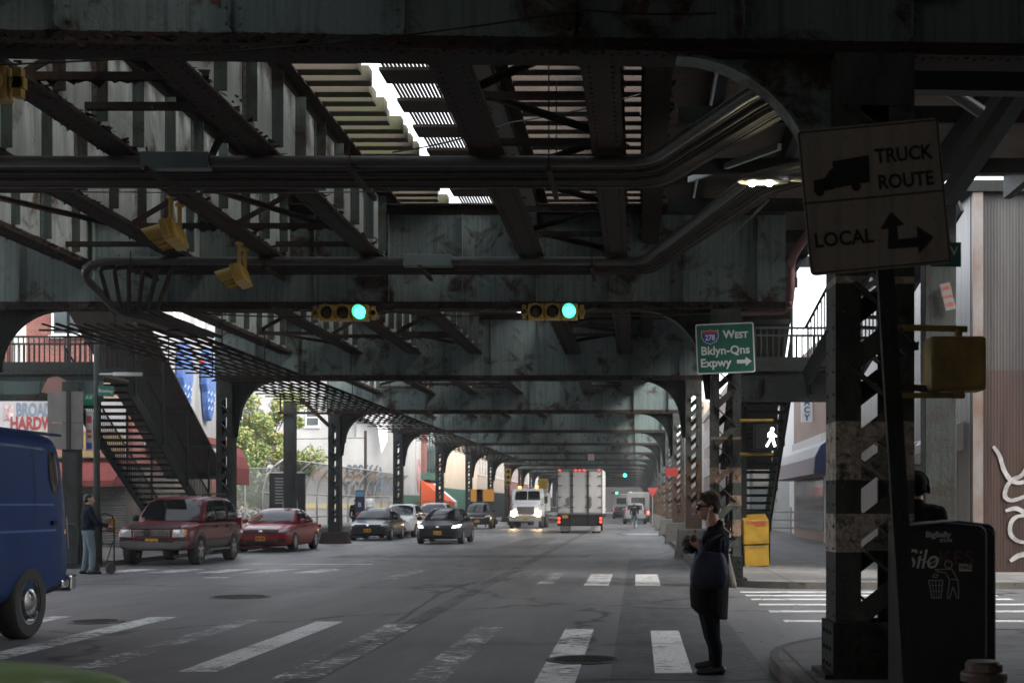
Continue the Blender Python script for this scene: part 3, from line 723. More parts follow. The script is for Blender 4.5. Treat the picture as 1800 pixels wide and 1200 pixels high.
# hardware shop on the far left corner
t = thing('hardware_shop', 'red brick corner building with the hardware shop signboard and red awning', 'shop building', (0,0,0))
MB().b(-34,-17.55,46.5,55.9,3.0,12.5).build('wall', BRICKR, t); MB().b(-34,-17.6,46.6,55.9,-.02,2.998).build('shopfront', INTER, t)
MB().b(-34,-17.5,46.3,46.495,5.25,6.0).build('stone_band', STONE, t)
for x in (-31,-28.2,-25.4,-22.6,-19.8): 
    window(t, x, 8.6, 1.1, 2.2, 'y', 46.5)
    MB().b(x+.9,x+1.35,46.42,46.5,6.0,12.4).build('pilaster', OFFW, t)
for y in (48.5,51,53.5): window(t, y, 9.6, 1.0, 1.8, 'x+', -17.55)
sb = MB().b(-22.4,-17.7,46.18,46.295,3.25,5.2).build('signboard', pm('shade_greyed_signboard', (.30,.29,.30), .6, 0, (.22,.21,.20), 1), t)  # white toned down to carry the shade below landing and mezzanine
MB().b(-22.38,-17.72,46.16,46.178,3.28,4.16).build('photo_strip', pm('yellow_photo_strip', (.27,.21,.06), .6, 0, (.16,.07,.06), 3, (1,1,2)), sb)
text('BROADWAY', .64, pm('slate_blue_lettering', (.10,.14,.19), .6), sb, (-20.4,46.16,4.89), sx=.57, bold=.014)
text('HARDWARE', .60, pm('sign_red_lettering', (.19,.02,.018), .6), sb, (-20.55,46.16,4.42), sx=.66, bold=.02)
text('KEYS CUT · PAINT', .3, pm('dark_lettering', (.10,.07,.06), .6), sb, (-20.4,46.15,3.98), sx=.7)
text('LOCKS · TOOLS', .34, pm('maroon_lettering', (.40,.05,.05), .6), sb, (-20.4,46.15,3.55), sx=.8)
for i, w in enumerate((.55,)): MB().b(-21.85,-21.55,46.16,46.175,4.55,5.05).build('picture_panel', pm('brown_picture', (.16,.09,.08), .6, 0, (.5,.4,.4), 5), sb)
MB().prism([(46.49,3.2),(45.2,2.45),(45.2,2.25),(46.49,2.28)], -22.5, -17.7, 'X').build('awning', REDAWN, t)
shutter(t, -19.2,-17.8,.1,2.3,'y',46.6); shutter(t, -24,-20.4,.1,2.3,'y',46.6)
# shoe shop further along
t = thing('shoe_shop', 'pale grey shop wall with big blue sneaker soles as its sign', 'shop building', (0,0,0))
MB().b(-30,-17.5,56.01,57,0,9.5).b(-29.9,-17.52,47.5,56,3.9,9.6).build('wall', pm('rain_streaked_white_wall', (.29,.29,.29), .7, 0, (.20,.20,.195), 1.5, (1.5,1.5,.2)), t)
x = -17.5; BLUE = pm('sneaker_blue', (.022,.06,.21), .45, 0, (.06,.12,.30), 4)
for i, y in enumerate((51.2, 54.0)):
    mb = MB(); out = []
    for a in range(0,360,12):
        q = R(a); wy = (.62+.10*math.sin(q+.6)-(.12 if math.sin(q) < 0 else 0))*math.cos(q); out.append((y+wy, 6.45+1.45*math.sin(q)))
    mb.prism(out, x+.02, x+.30, 'X'); o = mb.build('sole_sign', BLUE, t, bevel=.05)
    wv = MB()
    for z in (5.5,5.8,6.1): wv.tube([(x+.31, y-.4+.1*j, z+.09*math.sin(j*1.6+z)) for j in range(9)], .018, 5)
    wv.build('tread_line', pm('sneaker_pale', (.3,.4,.6), .5), o)
MB().b(x+.02,x+.2,53.5,55.6,6.55,7.4).build('red_sign', SIGNR, t); text('SHOES', .6, WHITE, t, (x+.21,54.55,7.0), (R(90),0,R(90)))
MB().b(-17.52,-17.3,47.6,56.5,4.1,4.35).build('trim', MAROON, t); MB().b(-17.6,-17.05,47.6,56.5,3.75,3.9).build('soffit', pm('grey_soffit', (.35,.33,.31), .7), t)
MB().b(-18.6,-18.5,47.6,56,.1,3.75).build('shop_window', GLASSB, t)
for y in (49,51.5,53): MB().b(-18.48,-18.3,y-.06,y+.06,.1,3.75).build('mullion', DARKS, t)
shutter(t, 53.6,54.8,.1,3.2,'x+',-18.4)
MB().b(-18.4,-17.55,55.2,55.95,.1,3.74).build('pier', BRICKR, t)
MB().prism([(-17.5,4.1),(-17.25,3.7),(-17.12,3.2),(-17.12,2.5),(-17.5,2.5)], 57.02, 59, 'Y').build('awning', REDAWN, t)
lamp_w = glow('warm_strip_lamp', (1,.72,.35), 2.0); MB().b(-18.2,-18.1,50,54,3.3,3.4).build('strip_lamp', lamp_w, t)
MB().lathe([(.02,-.05),(.26,-.05),(.26,.05),(.02,.05)], (-17.25,57.2,5.3), 'Y', 24).build('round_sign', SIGNB, t)
# grey gable wall with graffiti beyond the open lot
t = thing('gable_wall_building', 'big blank grey rendered building with one white window, graffiti at its foot', 'building', (0,0,0))
MB().b(-45,-20.5,98,118,0,15).b(-20.55,-17.6,97.8,106,0,8.4).b(-45,-20,97.6,97.9,0,6.6).build('wall', STUCG, t)
window(t, -23.8, 8.05, 1.0, 1.35, 'y', 98); window(t, -28.5, 8.05, 1.0, 1.35, 'y', 98)
MB().b(-20.6,-17.5,97.6,97.79,8.0,8.42).build('coping', pm('pale_coping', (.6,.58,.55), .8), t)
MB().b(-45,-17.6,97.55,97.6,1.4,1.75).build('yellow_stripe', pm('faded_yellow_paint', (.62,.48,.10), .7, 0, (.45,.42,.36), 1.2), t)
gk = pm('graffiti_charcoal', (.07,.075,.085), .7); gb = pm('graffiti_blue', (.22,.38,.55), .7); gr = pm('graffiti_pink', (.45,.2,.2), .7)
mb = MB(); 
for i in range(6):
    x0 = -21.0+i*.42; ribbon(mb, arc(x0, 4.1, .17, .42, 20*i, 20*i+300, 12), .13, .02, (0,97.57,0))
for i in range(6):
    x0 = -21.5+i*.5; ribbon(mb, arc(x0, 2.75, .21, .55, 70*i, 70*i+310, 12), .17, .02, (0,97.57,0))
mb.build('graffiti', gk, t); mb = MB()
for i in range(4): ribbon(mb, arc(-18.9+i*.3, 3.2+.2*(i%2), .35, .6, 40*i, 40*i+230, 12), .09, .02, (0,97.5,0))
mb.build('graffiti', gb, t)
tag(MB().add([(-20.3,97.3,10.0),(-18.1,97.3,9.4),(-18.2,97.35,6.3),(-18.9,97.3,7.4),(-19.8,97.28,8.0),(-20.6,97.3,8.1),(-18.6,97.25,5.4)], [(0,5,4),(0,4,3,1),(1,3,2),(3,6,2)]).build('tarp', pm('white_tarp', (.8,.8,.8), .6)), 'torn white tarpaulin hanging off the grey wall coping', 'tarp')
mb = MB()
for i in range(260):
    a = random.random(); xx = -25.2+a*8.2; zz = 4.0-.5*a+random.gauss(0,.14); mb.bar((xx,96.8+random.gauss(0,.2),zz),(xx+random.uniform(-.35,.35),96.8+random.gauss(0,.2),zz+random.uniform(-.3,.3)),.05,.03)
tag(mb.build('dry_vines', pm('dry_vine', (.42,.26,.12), .8, 0, (.3,.17,.07), 8)), 'band of dry brown vines in front of the graffitied grey wall', 'vines', kind='stuff')
t = thing('utility_post', 'thin bare utility post with one wire in front of the grey wall', 'post', (-18.9,93,0)); MB().cyl((0,0,0),(0,0,6.8),.10,8).build('pole', RUST, t); MB().tube([(0,0,6.3),(-6,0,6.2),(-14,0,6.3)],.025,4).build('wire', BLK, t)
# street row beyond
t = thing('corner_shop_building', 'brick-piered shop building with tall green windows and an orange awning', 'shop building', (0,0,0))
MB().b(-30,-17.5,106.05,117,0,14).build('wall', STUCG, t); MB().b(-17.5,-17.2,108.2,109.4,0,14).b(-17.5,-17.2,115.2,116.4,0,14).build('brick_pier', BRICKR, t)
for z in (5.9,10): MB().b(-17.5,-17.35,109.6,115,z-1.6,z+1.6).build('window_bay', GREENP, t)
for z in (5.9,10):
    for y in (110.6,112.3,114): MB().b(-17.34,-17.3,y-.6,y+.6,z-1.5,z+1.5).build('pane', GLASSB, t)
MB().b(-17.5,-16.9,108,116.5,3.7,4.2).build('cornice', GREENP, t)
a_ = MB().prism([(-17.4,3.7),(-15.3,1.9),(-15.3,1.5),(-17.4,1.5)], 107.6, 112, 'Y').build('awning', pm('orange_awning_cloth', (.62,.10,.03), .8), t)
MB().prism([(-17.41,3.72),(-15.28,1.92),(-15.28,1.49),(-17.41,1.49)], 112.01, 113.6, 'Y').build('white_awning_half', WHITE, t)
mb = MB(); 
for i in range(5): ribbon(mb, arc(0,0,.9-.15*i,1.3-.2*i,30*i,30*i+280,14), .09, .02, (0,0,0))
g_ = mb.build('graffiti', gr, t, loc=(-17.47,107,4.0)); g_.rotation_euler = (0,0,R(90))
MB().b(-17.5,-17.44,97.9,108,.1,2.4).build('green_base', GREENP, t)
def row(label, y0, y1, h, m, base, x=-17.5, s=1, wz=(6.0,9.3), step=3.0, depth=11):
    t = thing('street_building', label, 'building', (0,0,0), 0, 'buildings lining the far street')
    MB().b(min(x,x-s*depth), max(x,x-s*depth), y0, y1, 0, h).build('wall', m, t); MB().b(min(x,x+s*.06),max(x,x+s*.06),y0+.05,y1-.05,.1,3.2).build('shopfront', base, t)
    MB().b(min(x,x+s*.25),max(x,x+s*.25),y0,y1,h-.6,h+.05).build('cornice', STONE, t)
    y = y0+1.6
    while y < y1-.8:
        for z in wz:
            if z < h-1.5: window(t, y, z, 1.1, 1.9, 'x+' if s > 0 else 'x-', x, OFFW)
        y += step
    return t
row('beige rendered building with a green base along the left pavement', 117.05, 146, 12.5, STUCB, GREENP, wz=(9.3,))
row('tan brick block beyond the beige building', 146.1, 176, 13, BRICKT, DARKS)
row('red brick block further down the left side', 176.1, 215, 11, BRICKR, REDAWN)
row('grey block far down the left side', 215.1, 275, 13, STUCG, DARKS)
row('brown brick block far down the right side', 110, 160, 12, BRICKB, DARKS, 8, -1)
row('tan brick block farthest down the right side', 160.1, 275, 14, BRICKT, REDAWN, 8, -1)
row('pale rendered block behind the right railings', 84, 109.8, 9, STUCB, GREENP, 9.5, -1)
tag(MB().b(-40,40,320,340,0,16).build('dark_end_block', pm('tunnel_gloom_dark', (.035,.03,.027), .9, 0, (.02,.018,.016), .5)), 'dark block added to close the far end of the street, coloured as tunnel gloom', 'building')  # added block hides the bright sky; tunnel darkness is put into its colour
# corrugated building on the right corner
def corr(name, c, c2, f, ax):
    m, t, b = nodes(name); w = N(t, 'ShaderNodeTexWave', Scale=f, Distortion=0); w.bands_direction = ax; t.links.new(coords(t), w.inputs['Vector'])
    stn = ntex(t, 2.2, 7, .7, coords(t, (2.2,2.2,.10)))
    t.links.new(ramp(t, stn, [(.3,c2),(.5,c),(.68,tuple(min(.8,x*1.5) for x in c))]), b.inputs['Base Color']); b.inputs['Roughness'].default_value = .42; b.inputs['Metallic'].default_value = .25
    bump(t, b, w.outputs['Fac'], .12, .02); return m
t = thing('corrugated_building', 'corrugated metal corner building stained brown, with white graffiti', 'building', (0,0,0))
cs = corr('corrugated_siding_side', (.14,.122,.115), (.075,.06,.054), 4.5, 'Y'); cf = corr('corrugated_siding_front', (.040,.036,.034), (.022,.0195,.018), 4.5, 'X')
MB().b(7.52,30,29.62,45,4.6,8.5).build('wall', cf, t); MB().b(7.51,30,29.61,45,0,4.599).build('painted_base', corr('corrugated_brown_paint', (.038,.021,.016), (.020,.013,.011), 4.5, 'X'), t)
MB().b(7.4,7.509,29.7,45,.1,8.5).build('side_wall', cs, t)
MB().b(7.40,7.62,29.45,29.60,.1,8.5).build('corner_trim', pm('worn_zinc_trim', (.17,.16,.15), .5, .1, (.11,.05,.025), 1.2, (1,1,.5)), t)
MB().b(7.2,30,29.4,45,8.51,8.75).build('roof_edge', DARKS, t)
for y, z in ((35.2,2.85),(31.4,3.05)): MB().prism([(7.4,z+.45),(7.1,z+.35),(6.75,z),(6.75,z-.2),(7.4,z-.2)], y-1.1, y+1.1, 'Y').build('vent_hood', pm('sheet_hood', (.40,.38,.36), .5, .2), t)
shutter(t, 34.3,36.2,.3,2.6,'x-',7.4); MB().b(7.33,7.398,32.2,33.6,.15,2.7).build('door', pm('brown_door', (.12,.075,.06), .6), t)
mb = MB(); sc_ = .0126; gp = lambda pts: [((u-UC)*sc_, H-(v-VC)*sc_) for u,v in pts]; o_ = (0,29.585,0)
ribbon(mb, gp([(1746,785),(1756,800),(1764,825),(1776,843),(1790,848),(1800,846)]), .09, .01, o_)
ribbon(mb, gp([(1812,785),(1806,815),(1795,835),(1780,842),(1769,855),(1766,872),(1778,879),(1800,872),(1812,862)]), .085, .01, o_)
ribbon(mb, gp([(1768,897),(1785,893),(1803,900),(1815,890)]), .09, .01, o_)
ribbon(mb, gp([(1806,905),(1786,908),(1776,920),(1776,938),(1788,950),(1806,953)]), .085, .01, o_)
ribbon(mb, gp([(1776,985),(1790,976),(1810,972)]), .10, .01, o_)
mb.build('graffiti', pm('white_spray_paint', (.36,.345,.33), .8, 0, (.20,.19,.18), 4), t)
# pharmacy building
t = thing('pharmacy_building', 'brown stucco pharmacy with a striped awning and vertical sign', 'shop building', (0,0,0))
BST = pm('brown_stucco', (.33,.23,.18), .85, 0, (.27,.19,.15), 1.5); MB().b(7.5,18,45.05,64,0,8.4).build('wall', BST, t)
MB().b(7.42,7.499,45.1,64,3.9,4.5).build('pale_band', OFFW, t); MB().b(7.45,7.499,50,51.6,.1,2.7).build('door', BLK, t); MB().b(7.3,7.44,51.8,52.3,.1,2.9).build('door_pier', OFFW, t); MB().b(7.3,7.44,49.2,49.7,.1,2.9).build('door_pier', OFFW, t)
MB().b(7.44,7.498,53.5,63,.6,2.7).build('shop_window', GLASSB, t)
prof = [(7.4,4.05),(7.0,4.0),(6.65,3.75),(6.45,3.35),(6.4,2.75),(7.4,2.75)]
MB().prism(prof, 48.5, 63.5, 'Y').build('awning', pm('awning_cloth', (.28,.25,.28), .75, 0, (.36,.27,.27), .4), t)
mb = MB(); y = 48.7
while y < 63.4: mb.bar((7.38,y,4.06),(7.0,y,4.015),.12,.02); mb.bar((7.0,y,4.015),(6.64,y,3.765),.12,.02); mb.bar((6.64,y,3.765),(6.44,y,3.36),.12,.02,up=(1,0,0)); y += .45
mb.build('awning_stripe', WHITE, t); MB().prism([(a-.02,b_+.02) for a,b_ in prof], 48.2, 48.49, 'Y').build('awning_end', pm('awning_navy', (.012,.025,.10), .6), t)
vs = MB().b(7.0,7.48,57.0,57.15,5.15,7.75).build('blade_sign', SIGNW, t)
for i, ch in enumerate('PHARMACY'): text(ch, .36, pm('pharmacy_navy', (.02,.05,.22), .5), vs, (7.24,56.99,7.58-i*.32), bold=.012)
MB().lathe([(.02,-.04),(.42,-.04),(.42,.04),(.02,.04)], (7.1,53.2,6.4), 'X', 24).build('round_sign', SIGNB, t); 
t = thing('white_building', 'sunlit white building beyond the pharmacy sign', 'building', (0,0,0)); MB().b(8.2,20,64.2,83,0,8.6).build('wall', pm('bright_white_render', (.78,.77,.73), .8), t); MB().b(8.1,8.199,64.3,83,3.3,3.6).build('band', GREENP, t); MB().b(8.05,8.198,64.3,83,7.3,7.6).build('cornice', OFFW, t)
# ------------------------------------------------------------------ trees, fences
def leaf_tree(name, label, loc, crown, n, mats, seed, trunk=.13, h0=1.6, lean=0):
    rnd = random.Random(seed); t = thing(name, label, 'tree', loc); mb = MB(); clumps = []
    top = crown[2]
    mb.tube([(0,0,0),(lean*.3,0,h0*.6),(lean,0,h0),(lean*1.3,.1,top*.8)], [trunk,trunk*.85,trunk*.7,trunk*.25], 7)
    for i in range(16):
        a = rnd.uniform(0,6.28); rr = rnd.uniform(.45,1); z = top+rnd.uniform(-.75,.85)*crown[3]
        e = Vector((lean+math.cos(a)*crown[0]*rr*math.sqrt(max(.1,1-((z-top)/crown[3])**2)), math.sin(a)*crown[1]*rr, z)); m0 = Vector((lean,0,h0+rnd.uniform(0,1.2)))
        mb.tube([m0, m0.lerp(e,.5)+Vector((0,0,.3)), e], [trunk*.4,trunk*.22,.012], 5); clumps.append((e, rnd.uniform(.5,.95)))
        for j in range(2): clumps.append((m0.lerp(e,rnd.uniform(.45,.9))+Vector((rnd.gauss(0,.4),rnd.gauss(0,.4),rnd.gauss(0,.35))), rnd.uniform(.35,.7)))
    mb.build('trunk', pm('bark', (.11,.085,.065), .9, 0, (.07,.055,.045), 9, (1,1,.3)), t); lf = MB()
    for i in range(n):
        c, r = rnd.choice(clumps); d = Vector((rnd.gauss(0,1),rnd.gauss(0,1),rnd.gauss(0,.8))); p = c+d.normalized()*r*rnd.random()**.45
        s_ = rnd.uniform(.05,.11); a = Vector((rnd.gauss(0,1),rnd.gauss(0,1),rnd.gauss(0,.6))).normalized(); b_ = a.cross(Vector((rnd.gauss(0,1),rnd.gauss(0,1),rnd.gauss(0,1)))).normalized()
        lf.mi = rnd.choices(range(len(mats)), (5,4,3)[:len(mats)])[0]; lf.add([p-a*s_,p+b_*s_*.6,p+a*s_*1.1,p-b_*s_*.6],[(0,1,2,3)])
    lf.build('crown', mats, t); return t
LG = [pm('leaf_green', (.13,.20,.06), .6), pm('leaf_yellow_green', (.22,.27,.085), .6), pm('leaf_yellow', (.42,.36,.12), .6)]; LD = [pm('leaf_deep_green', (.05,.10,.025), .6), pm('leaf_mid_green', (.09,.15,.035), .6)]
leaf_tree('street_tree', 'yellowing small-leaved tree behind the chain-link fence, in front of the grey wall', (-20.7,74,0), (3.6,2.4,5.6,2.9), 30000, LG, 3, .14, 3.0)
leaf_tree('shrub_tree', 'low dark green bushy growth behind the red sedan and fence', (-21.2,70,0), (2.6,1.8,2.6,1.9), 7000, LD+[LG[1]], 5, .1, .8)
leaf_tree('shrub_tree', 'leafless-edged green bush behind the pale railings on the right', (9.3,79,0), (2.0,1.5,3.2,1.6), 2600, LD+[LG[1]], 8, .1, .8)
m, tt, b = nodes('chain_link_mesh'); tr = N(tt, 'ShaderNodeBsdfTransparent'); mx = N(tt, 'ShaderNodeMixShader'); b.inputs['Base Color'].default_value = (.20,.20,.195,1); b.inputs['Roughness'].default_value = .7
wv = N(tt, 'ShaderNodeTexWave', Scale=5.0); wv.bands_direction = 'DIAGONAL'; tt.links.new(coords(tt), wv.inputs['Vector']); r_ = ramp(tt, wv.outputs['Fac'], [(.30,(.35,)*3),(.75,(.75,)*3)])
tt.links.new(r_, mx.inputs[0]); tt.links.new(tr.outputs[0], mx.inputs[1]); tt.links.new(b.outputs[0], mx.inputs[2]); tt.links.new(mx.outputs[0], tt.nodes['Material Output'].inputs[0]); LINK = m
GALV = pm('galvanised_steel', (.36,.36,.35), .45, .4)
t = thing('curved_fence', 'tall chain-link fence curving inwards at the top, beside the left pavement', 'fence', (0,0,0)); prof = [(-17.35,.5),(-17.35,2.2),(-17.2,2.9),(-16.85,3.4),(-16.4,3.75)]
mb = MB()
for i in range(4): mb.quad((prof[i][0],62,prof[i][1]),(prof[i][0],96,prof[i][1]),(prof[i+1][0],96,prof[i+1][1]),(prof[i+1][0],62,prof[i+1][1]))
mb.build('mesh_panel', LINK, t); y = 62
while y < 97: MB().tube([(a,y,b_) for a,b_ in prof], .045, 6).build('post', GALV, t, smooth=True); y += 2.6
mb = MB()
for i in (0,1,4): mb.tube([(prof[i][0]+.03,62,prof[i][1]),(prof[i][0]+.03,96.5,prof[i][1])], .03, 5)
mb.build('rail', GALV, t)
t = thing('chain_fence', 'straight chain-link fence on pipes in front of the yellowing tree', 'fence', (0,0,0)); MB().quad((-22.5,66,0),(-17.3,64.5,0),(-17.3,64.5,3.4),(-22.5,66,3.4)).build('mesh_panel', LINK, t)
for q in (0,.33,.66,1): MB().cyl((-22.5+5.2*q,66-1.5*q,0),(-22.5+5.2*q,66-1.5*q,3.5),.04,6).build('post', GALV, t)
MB().cyl((-22.5,66,3.4),(-17.3,64.5,3.4),.03,6).build('rail', GALV, t)
t = thing('guard_rail', 'galvanised pavement guard rail behind the red and black cars', 'railing', (0,0,.125))
mb = MB(); 
for z in (.45,.95): mb.cyl((-15,60,z),(-15,92,z),.03,6)
mb.build('rail', GALV, t)
for i in range(13): MB().cyl((-15,60+i*2.66,0),(-15,60+i*2.66,1.0),.035,6).build('post', GALV, t)
t = thing('park_railing', 'pale grey pipe railings beyond the right-hand pavement', 'railing', (0,0,.125))
for z in (.3,.7,1.1): MB().b(4.0,8.0,68-.04,68+.04,z,z+.08).build('rail', GALV, t)
for x in (4.2,5.5,6.8,7.8): MB().b(x-.05,x+.05,67.8,67.9,0,1.4).build('post', GALV, t)
for x in (6.0,7.2): MB().cyl((x,72,0),(x,72,4.2),.06,8).build('tall_post', GALV, t)
MB().quad((5.2,72.1,0),(8.2,72.1,0),(8.2,72.1,3.8),(5.2,72.1,3.8)).build('mesh_panel', LINK, t)

# ------------------------------------------------------------------ station stairs
def stair(label, cx0, cx1, top, bot, n, canopy, rail=True):
    """top, bot = (y, z); treads run across x from cx0 to cx1"""
    t = thing('station_stair', label, 'stairs', (0,0,0)); (y0,z0),(y1,z1) = top, bot
    for x in (cx0,cx1): MB().bar((x,y0,z0-.18),(x,y1,z1-.05),.06,.36).build('stringer', DARKS, t)
    for i in range(n):
        q = (i+.5)/n; y = y0+(y1-y0)*q; z = z0+(z1-z0)*q; MB().b(cx0+.04,cx1-.04,y-.17,y+.17,z-.075,z).build('tread', DARKS, t)
    if rail:
        for x in (cx0,cx1):
            o = MB().cyl((x,y0,z0+.95),(x,y1,z1+.95),.03,6).build('handrail', DARKS, t); mb = MB()
            for i in range(n*2):
                q = (i+.5)/(n*2); y = y0+(y1-y0)*q; z = z0+(z1-z0)*q; mb.b(x-.012,x+.012,y-.012,y+.012,z-.1,z+.95)
            mb.build('balusters', DARKS, o)
    if canopy:
        h = canopy; c = MB().add([(cx0-.15,y0,z0+h),(cx1+.15,y0,z0+h),(cx1+.15,y1,z1+h),(cx0-.15,y1,z1+h),(cx0-.15,y0,z0+h+.08),(cx1+.15,y0,z0+h+.08),(cx1+.15,y1,z1+h+.08),(cx0-.15,y1,z1+h+.08)],[(0,1,2,3),(7,6,5,4),(0,4,5,1),(1,5,6,2),(2,6,7,3),(3,7,4,0)]).build('canopy', pm('brown_canopy_boards', (.085,.058,.047), .85, 0, (.055,.038,.03), 3, (6,.3,.3)), t)
        mb = MB(); k = 0
        while k < 1:
            y = y0+(y1-y0)*k; z = z0+(z1-z0)*k+h; MB().b(cx0-.1,cx1+.1,y-.06,y+.06,z-.14,z-.01).build('canopy_batten', DARKS, c); k += .19
        for x in (cx0-.05,cx1+.05):
            for k in (.04,.3,.55,.8): y = y0+(y1-y0)*k; z = z0+(z1-z0)*k; MB().b(x-.03,x+.03,y-.03,y+.03,z-.2,z+h-.02).build('canopy_post', DARKS, c)
    return t
def landing(label, x0, x1, y0, y1, z, mat=DARKS, diag=None):
    t = thing('stair_landing', label, 'stair landing', (0,0,0)); 
    w, f = girder_mesh(x0, x1, z-.75, z-.05, 1.1, True, .2); g = w.build('fascia_beam', mat, t, loc=(0,y0,0)); f.build('flange', DARKS, g)
    MB().b(x0,x1,y0+.12,y1,z-.1,z-.02).build('floor', TIMBER, t); mb = MB(); x = x0
    for yy in (y0+.1,y1-.1):
        MB().b(x0,x1,yy-.03,yy+.03,z+.95,z+1.0).b(x0,x1,yy-.02,yy+.02,z+.08,z+.3).build('handrail', DARKS, t); mb = MB(); x = x0+.06
        while x < x1: mb.b(x-.012,x+.012,yy-.012,yy+.012,z-.02,z+.95); x += .14
        mb.build('balusters', DARKS, t)
    return t
GRNB = pm('flaking_green_beam', (.022,.042,.037), .55, 0, (.015,.028,.025), 2, (1,1,.4))
l_ = landing('dark green stair landing with railings above the hardware shop corner', -22,-14.3,35.8,37.6,5.15, GRNB)
MB().add([(-15.95,35.74,4.62),(-15.45,35.74,4.55),(-15.2,35.74,4.9),(-15.5,35.74,5.06),(-15.75,35.74,5.0)],[(0,1,2,3,4)]).build('bare_patch', pm('salmon_primer', (.17,.085,.068), .8), l_)
mb = MB(); mb.bar((-19.4,35.6,6.5),(-17.4,35.6,4.7),.2,.5); mb.build('raking_beam', GRNB, l_)
stair('dark station stair climbing from the left pavement under its brown canopy', -16.1,-14.3,(37.6,5.1),(46.2,.16),28,2.35)
landing('stair landing with railings behind the expressway sign', 2.4,4.9,31.0,32.6,4.75)
stair('narrow station stair rising behind the yellow newspaper box', 2.6,3.75,(32.6,4.7),(39.5,.16),22,2.5)
t = thing('upper_stair', 'upper station stair rising beside the truck route sign, daylight through its balusters', 'stairs', (4.45,30.9,4.7), R(18)); L = 4.6; HZ = 3.1
for x in (-.6,.6): MB().bar((x,0,-.18),(x,-L,HZ-.18),.07,.4).build('stringer', DARKS, t)
for i in range(16): q = (i+.5)/16; MB().b(-.56,.56,-L*q-.15,-L*q+.15,HZ*q-.04,HZ*q).build('tread', RUST, t)
for x in (-.6,.6):
    o = MB().cyl((x,0,1.0),(x,-L,HZ+1.0),.035,6).build('handrail', DARKS, t); mb = MB()
    for i in range(26): q = (i+.5)/26; mb.b(x-.013,x+.013,-L*q-.013,-L*q+.013,HZ*q,HZ*q+1.0)
    mb.build('balusters', DARKS, o)
for x, y, lb in ((2.55,32.5,'dark steel landing leg just behind the second column'),): tag(MB().b(x-.1,x+.1,y-.1,y+.1,.13,4.0).build('landing_leg', DARKS), lb, 'post')
mb = MB(); mb.b(5.55,6.15,25.75,26.2,.13,7.55); mb.b(5.5,6.2,25.7,26.25,.13,.2)
tag(mb.build('platform_column', COLS, bevel=.015), 'plain dark box column in front of the corrugated building corner', 'column')
mb = MB(); mb.b(-.22,.22,-.2,.2,-.7,5.0); mb.build('rack_support_post', COLS, thing('rack_support', 'plain dark square post holding up the conduit rack by the tree', 'post', (W(510,890,54).x,54,.8)))
mb = MB(); c = W(510,725,53.7); mb.bar(W(489,725,53.7),W(582,726,53.7),.06,.10); mb.bar(W(530,702,53.7),W(578,748,53.7),.08,.14); mb.bar(W(493,690,53.7),W(493,727,53.7),.06,.06)
tag(mb.build('rack_brackets', RUST), 'bracket arms bracing the conduit rack beside its square post', 'bracket')

for x0, x1, y0, y1, lb in ((7.2,30,-40,12.5,'brick corner building added out of view on the near right to shade the crossing'),(-45,-18,-40,14,'brick corner building added out of view on the near left to shade the crossing')):
    t = thing('near_shade_building', lb, 'building', (0,0,0)); MB().b(x0,x1,y0,y1,0,13).build('wall', BRICKB, t)  # unseen building masses, added to keep light off the foreground
    for y in range(-36,12,4):
        for z in (5.5,9.5): window(t, y, z, 1.2, 2, 'x-' if x0 > 0 else 'x+', x0 if x0 > 0 else x1, OFFW)

# ------------------------------------------------------------------ vehicles
from mathutils.bvhtree import BVHTree
def paint(name, c, metal=.3): 
    m, t, b = nodes(name); b.inputs['Base Color'].default_value = (*c,1); b.inputs['Metallic'].default_value = 0; b.inputs['Specular IOR Level'].default_value = .35
    b.inputs['Coat Weight'].default_value = .3; b.inputs['Coat Roughness'].default_value = .05
    d = ntex(t, 3, 6, .7, coords(t, (1,1,1), True)); t.links.new(ramp(t, d, [(.35,tuple(x*.8 for x in c)),(.7,tuple(min(1,x*1.05+.008) for x in c))]), b.inputs['Base Color'])
    t.links.new(ramp(t, d, [(.35,(.36,)*3),(.7,(.5,)*3)]), b.inputs['Roughness']); return m
GREYPL = pm('grey_plastic', (.10,.098,.095), .55, 0, (.13,.125,.12), 6); WELL = pm('wheel_well_black', (.006,.006,.006), .95, 0, spec=.1)
def section(y, zt, hw, zb, van=0):
    h = zt-zb
    if van: pts = [(0,zb),(.82*hw,zb),(.95*hw,zb+.05*h),(hw,zb+.18*h),(hw,zb+.42*h),(.99*hw,zb+.62*h),(.955*hw,zb+.86*h),(.925*hw,zt-.03*h),(.84*hw,zt),(.4*hw,zt+.015),(0,zt+.025)]
    else: pts = [(0,zb),(.80*hw,zb),(.95*hw,zb+.08*h),(hw,zb+.34*h),(.995*hw,zb+.58*h),(.965*hw,zb+.80*h),(.90*hw,zt-.05*h),(.78*hw,zt),(.45*hw,zt+.018),(0,zt+.028)]
    return [Vector((x,y,z)) for x,z in pts]+[Vector((-x,y,z)) for x,z in pts[-2:0:-1]]
def boolean_wells(o, axles, r, hw):
    mb = MB()
    for y, z in axles:
        for s in (-1,1): mb.lathe([(r,hw*s*.55),(r,hw*s*1.3)], (0,y,z), 'X', 28)
    c = mb.build('tmp', WELL); md = o.modifiers.new('b','BOOLEAN'); md.object = c; md.operation = 'DIFFERENCE'; md.solver = 'EXACT'
    bake(o); bpy.data.objects.remove(c)
def auto(o, a=32):
    me = o.data; bm = bmesh.new(); bm.from_mesh(me)
    for f in bm.faces: f.smooth = True
    for e in bm.edges:
        if len(e.link_faces) == 2 and e.calc_face_angle(0) > R(a): e.smooth = False
    bm.to_mesh(me); bm.free(); return o
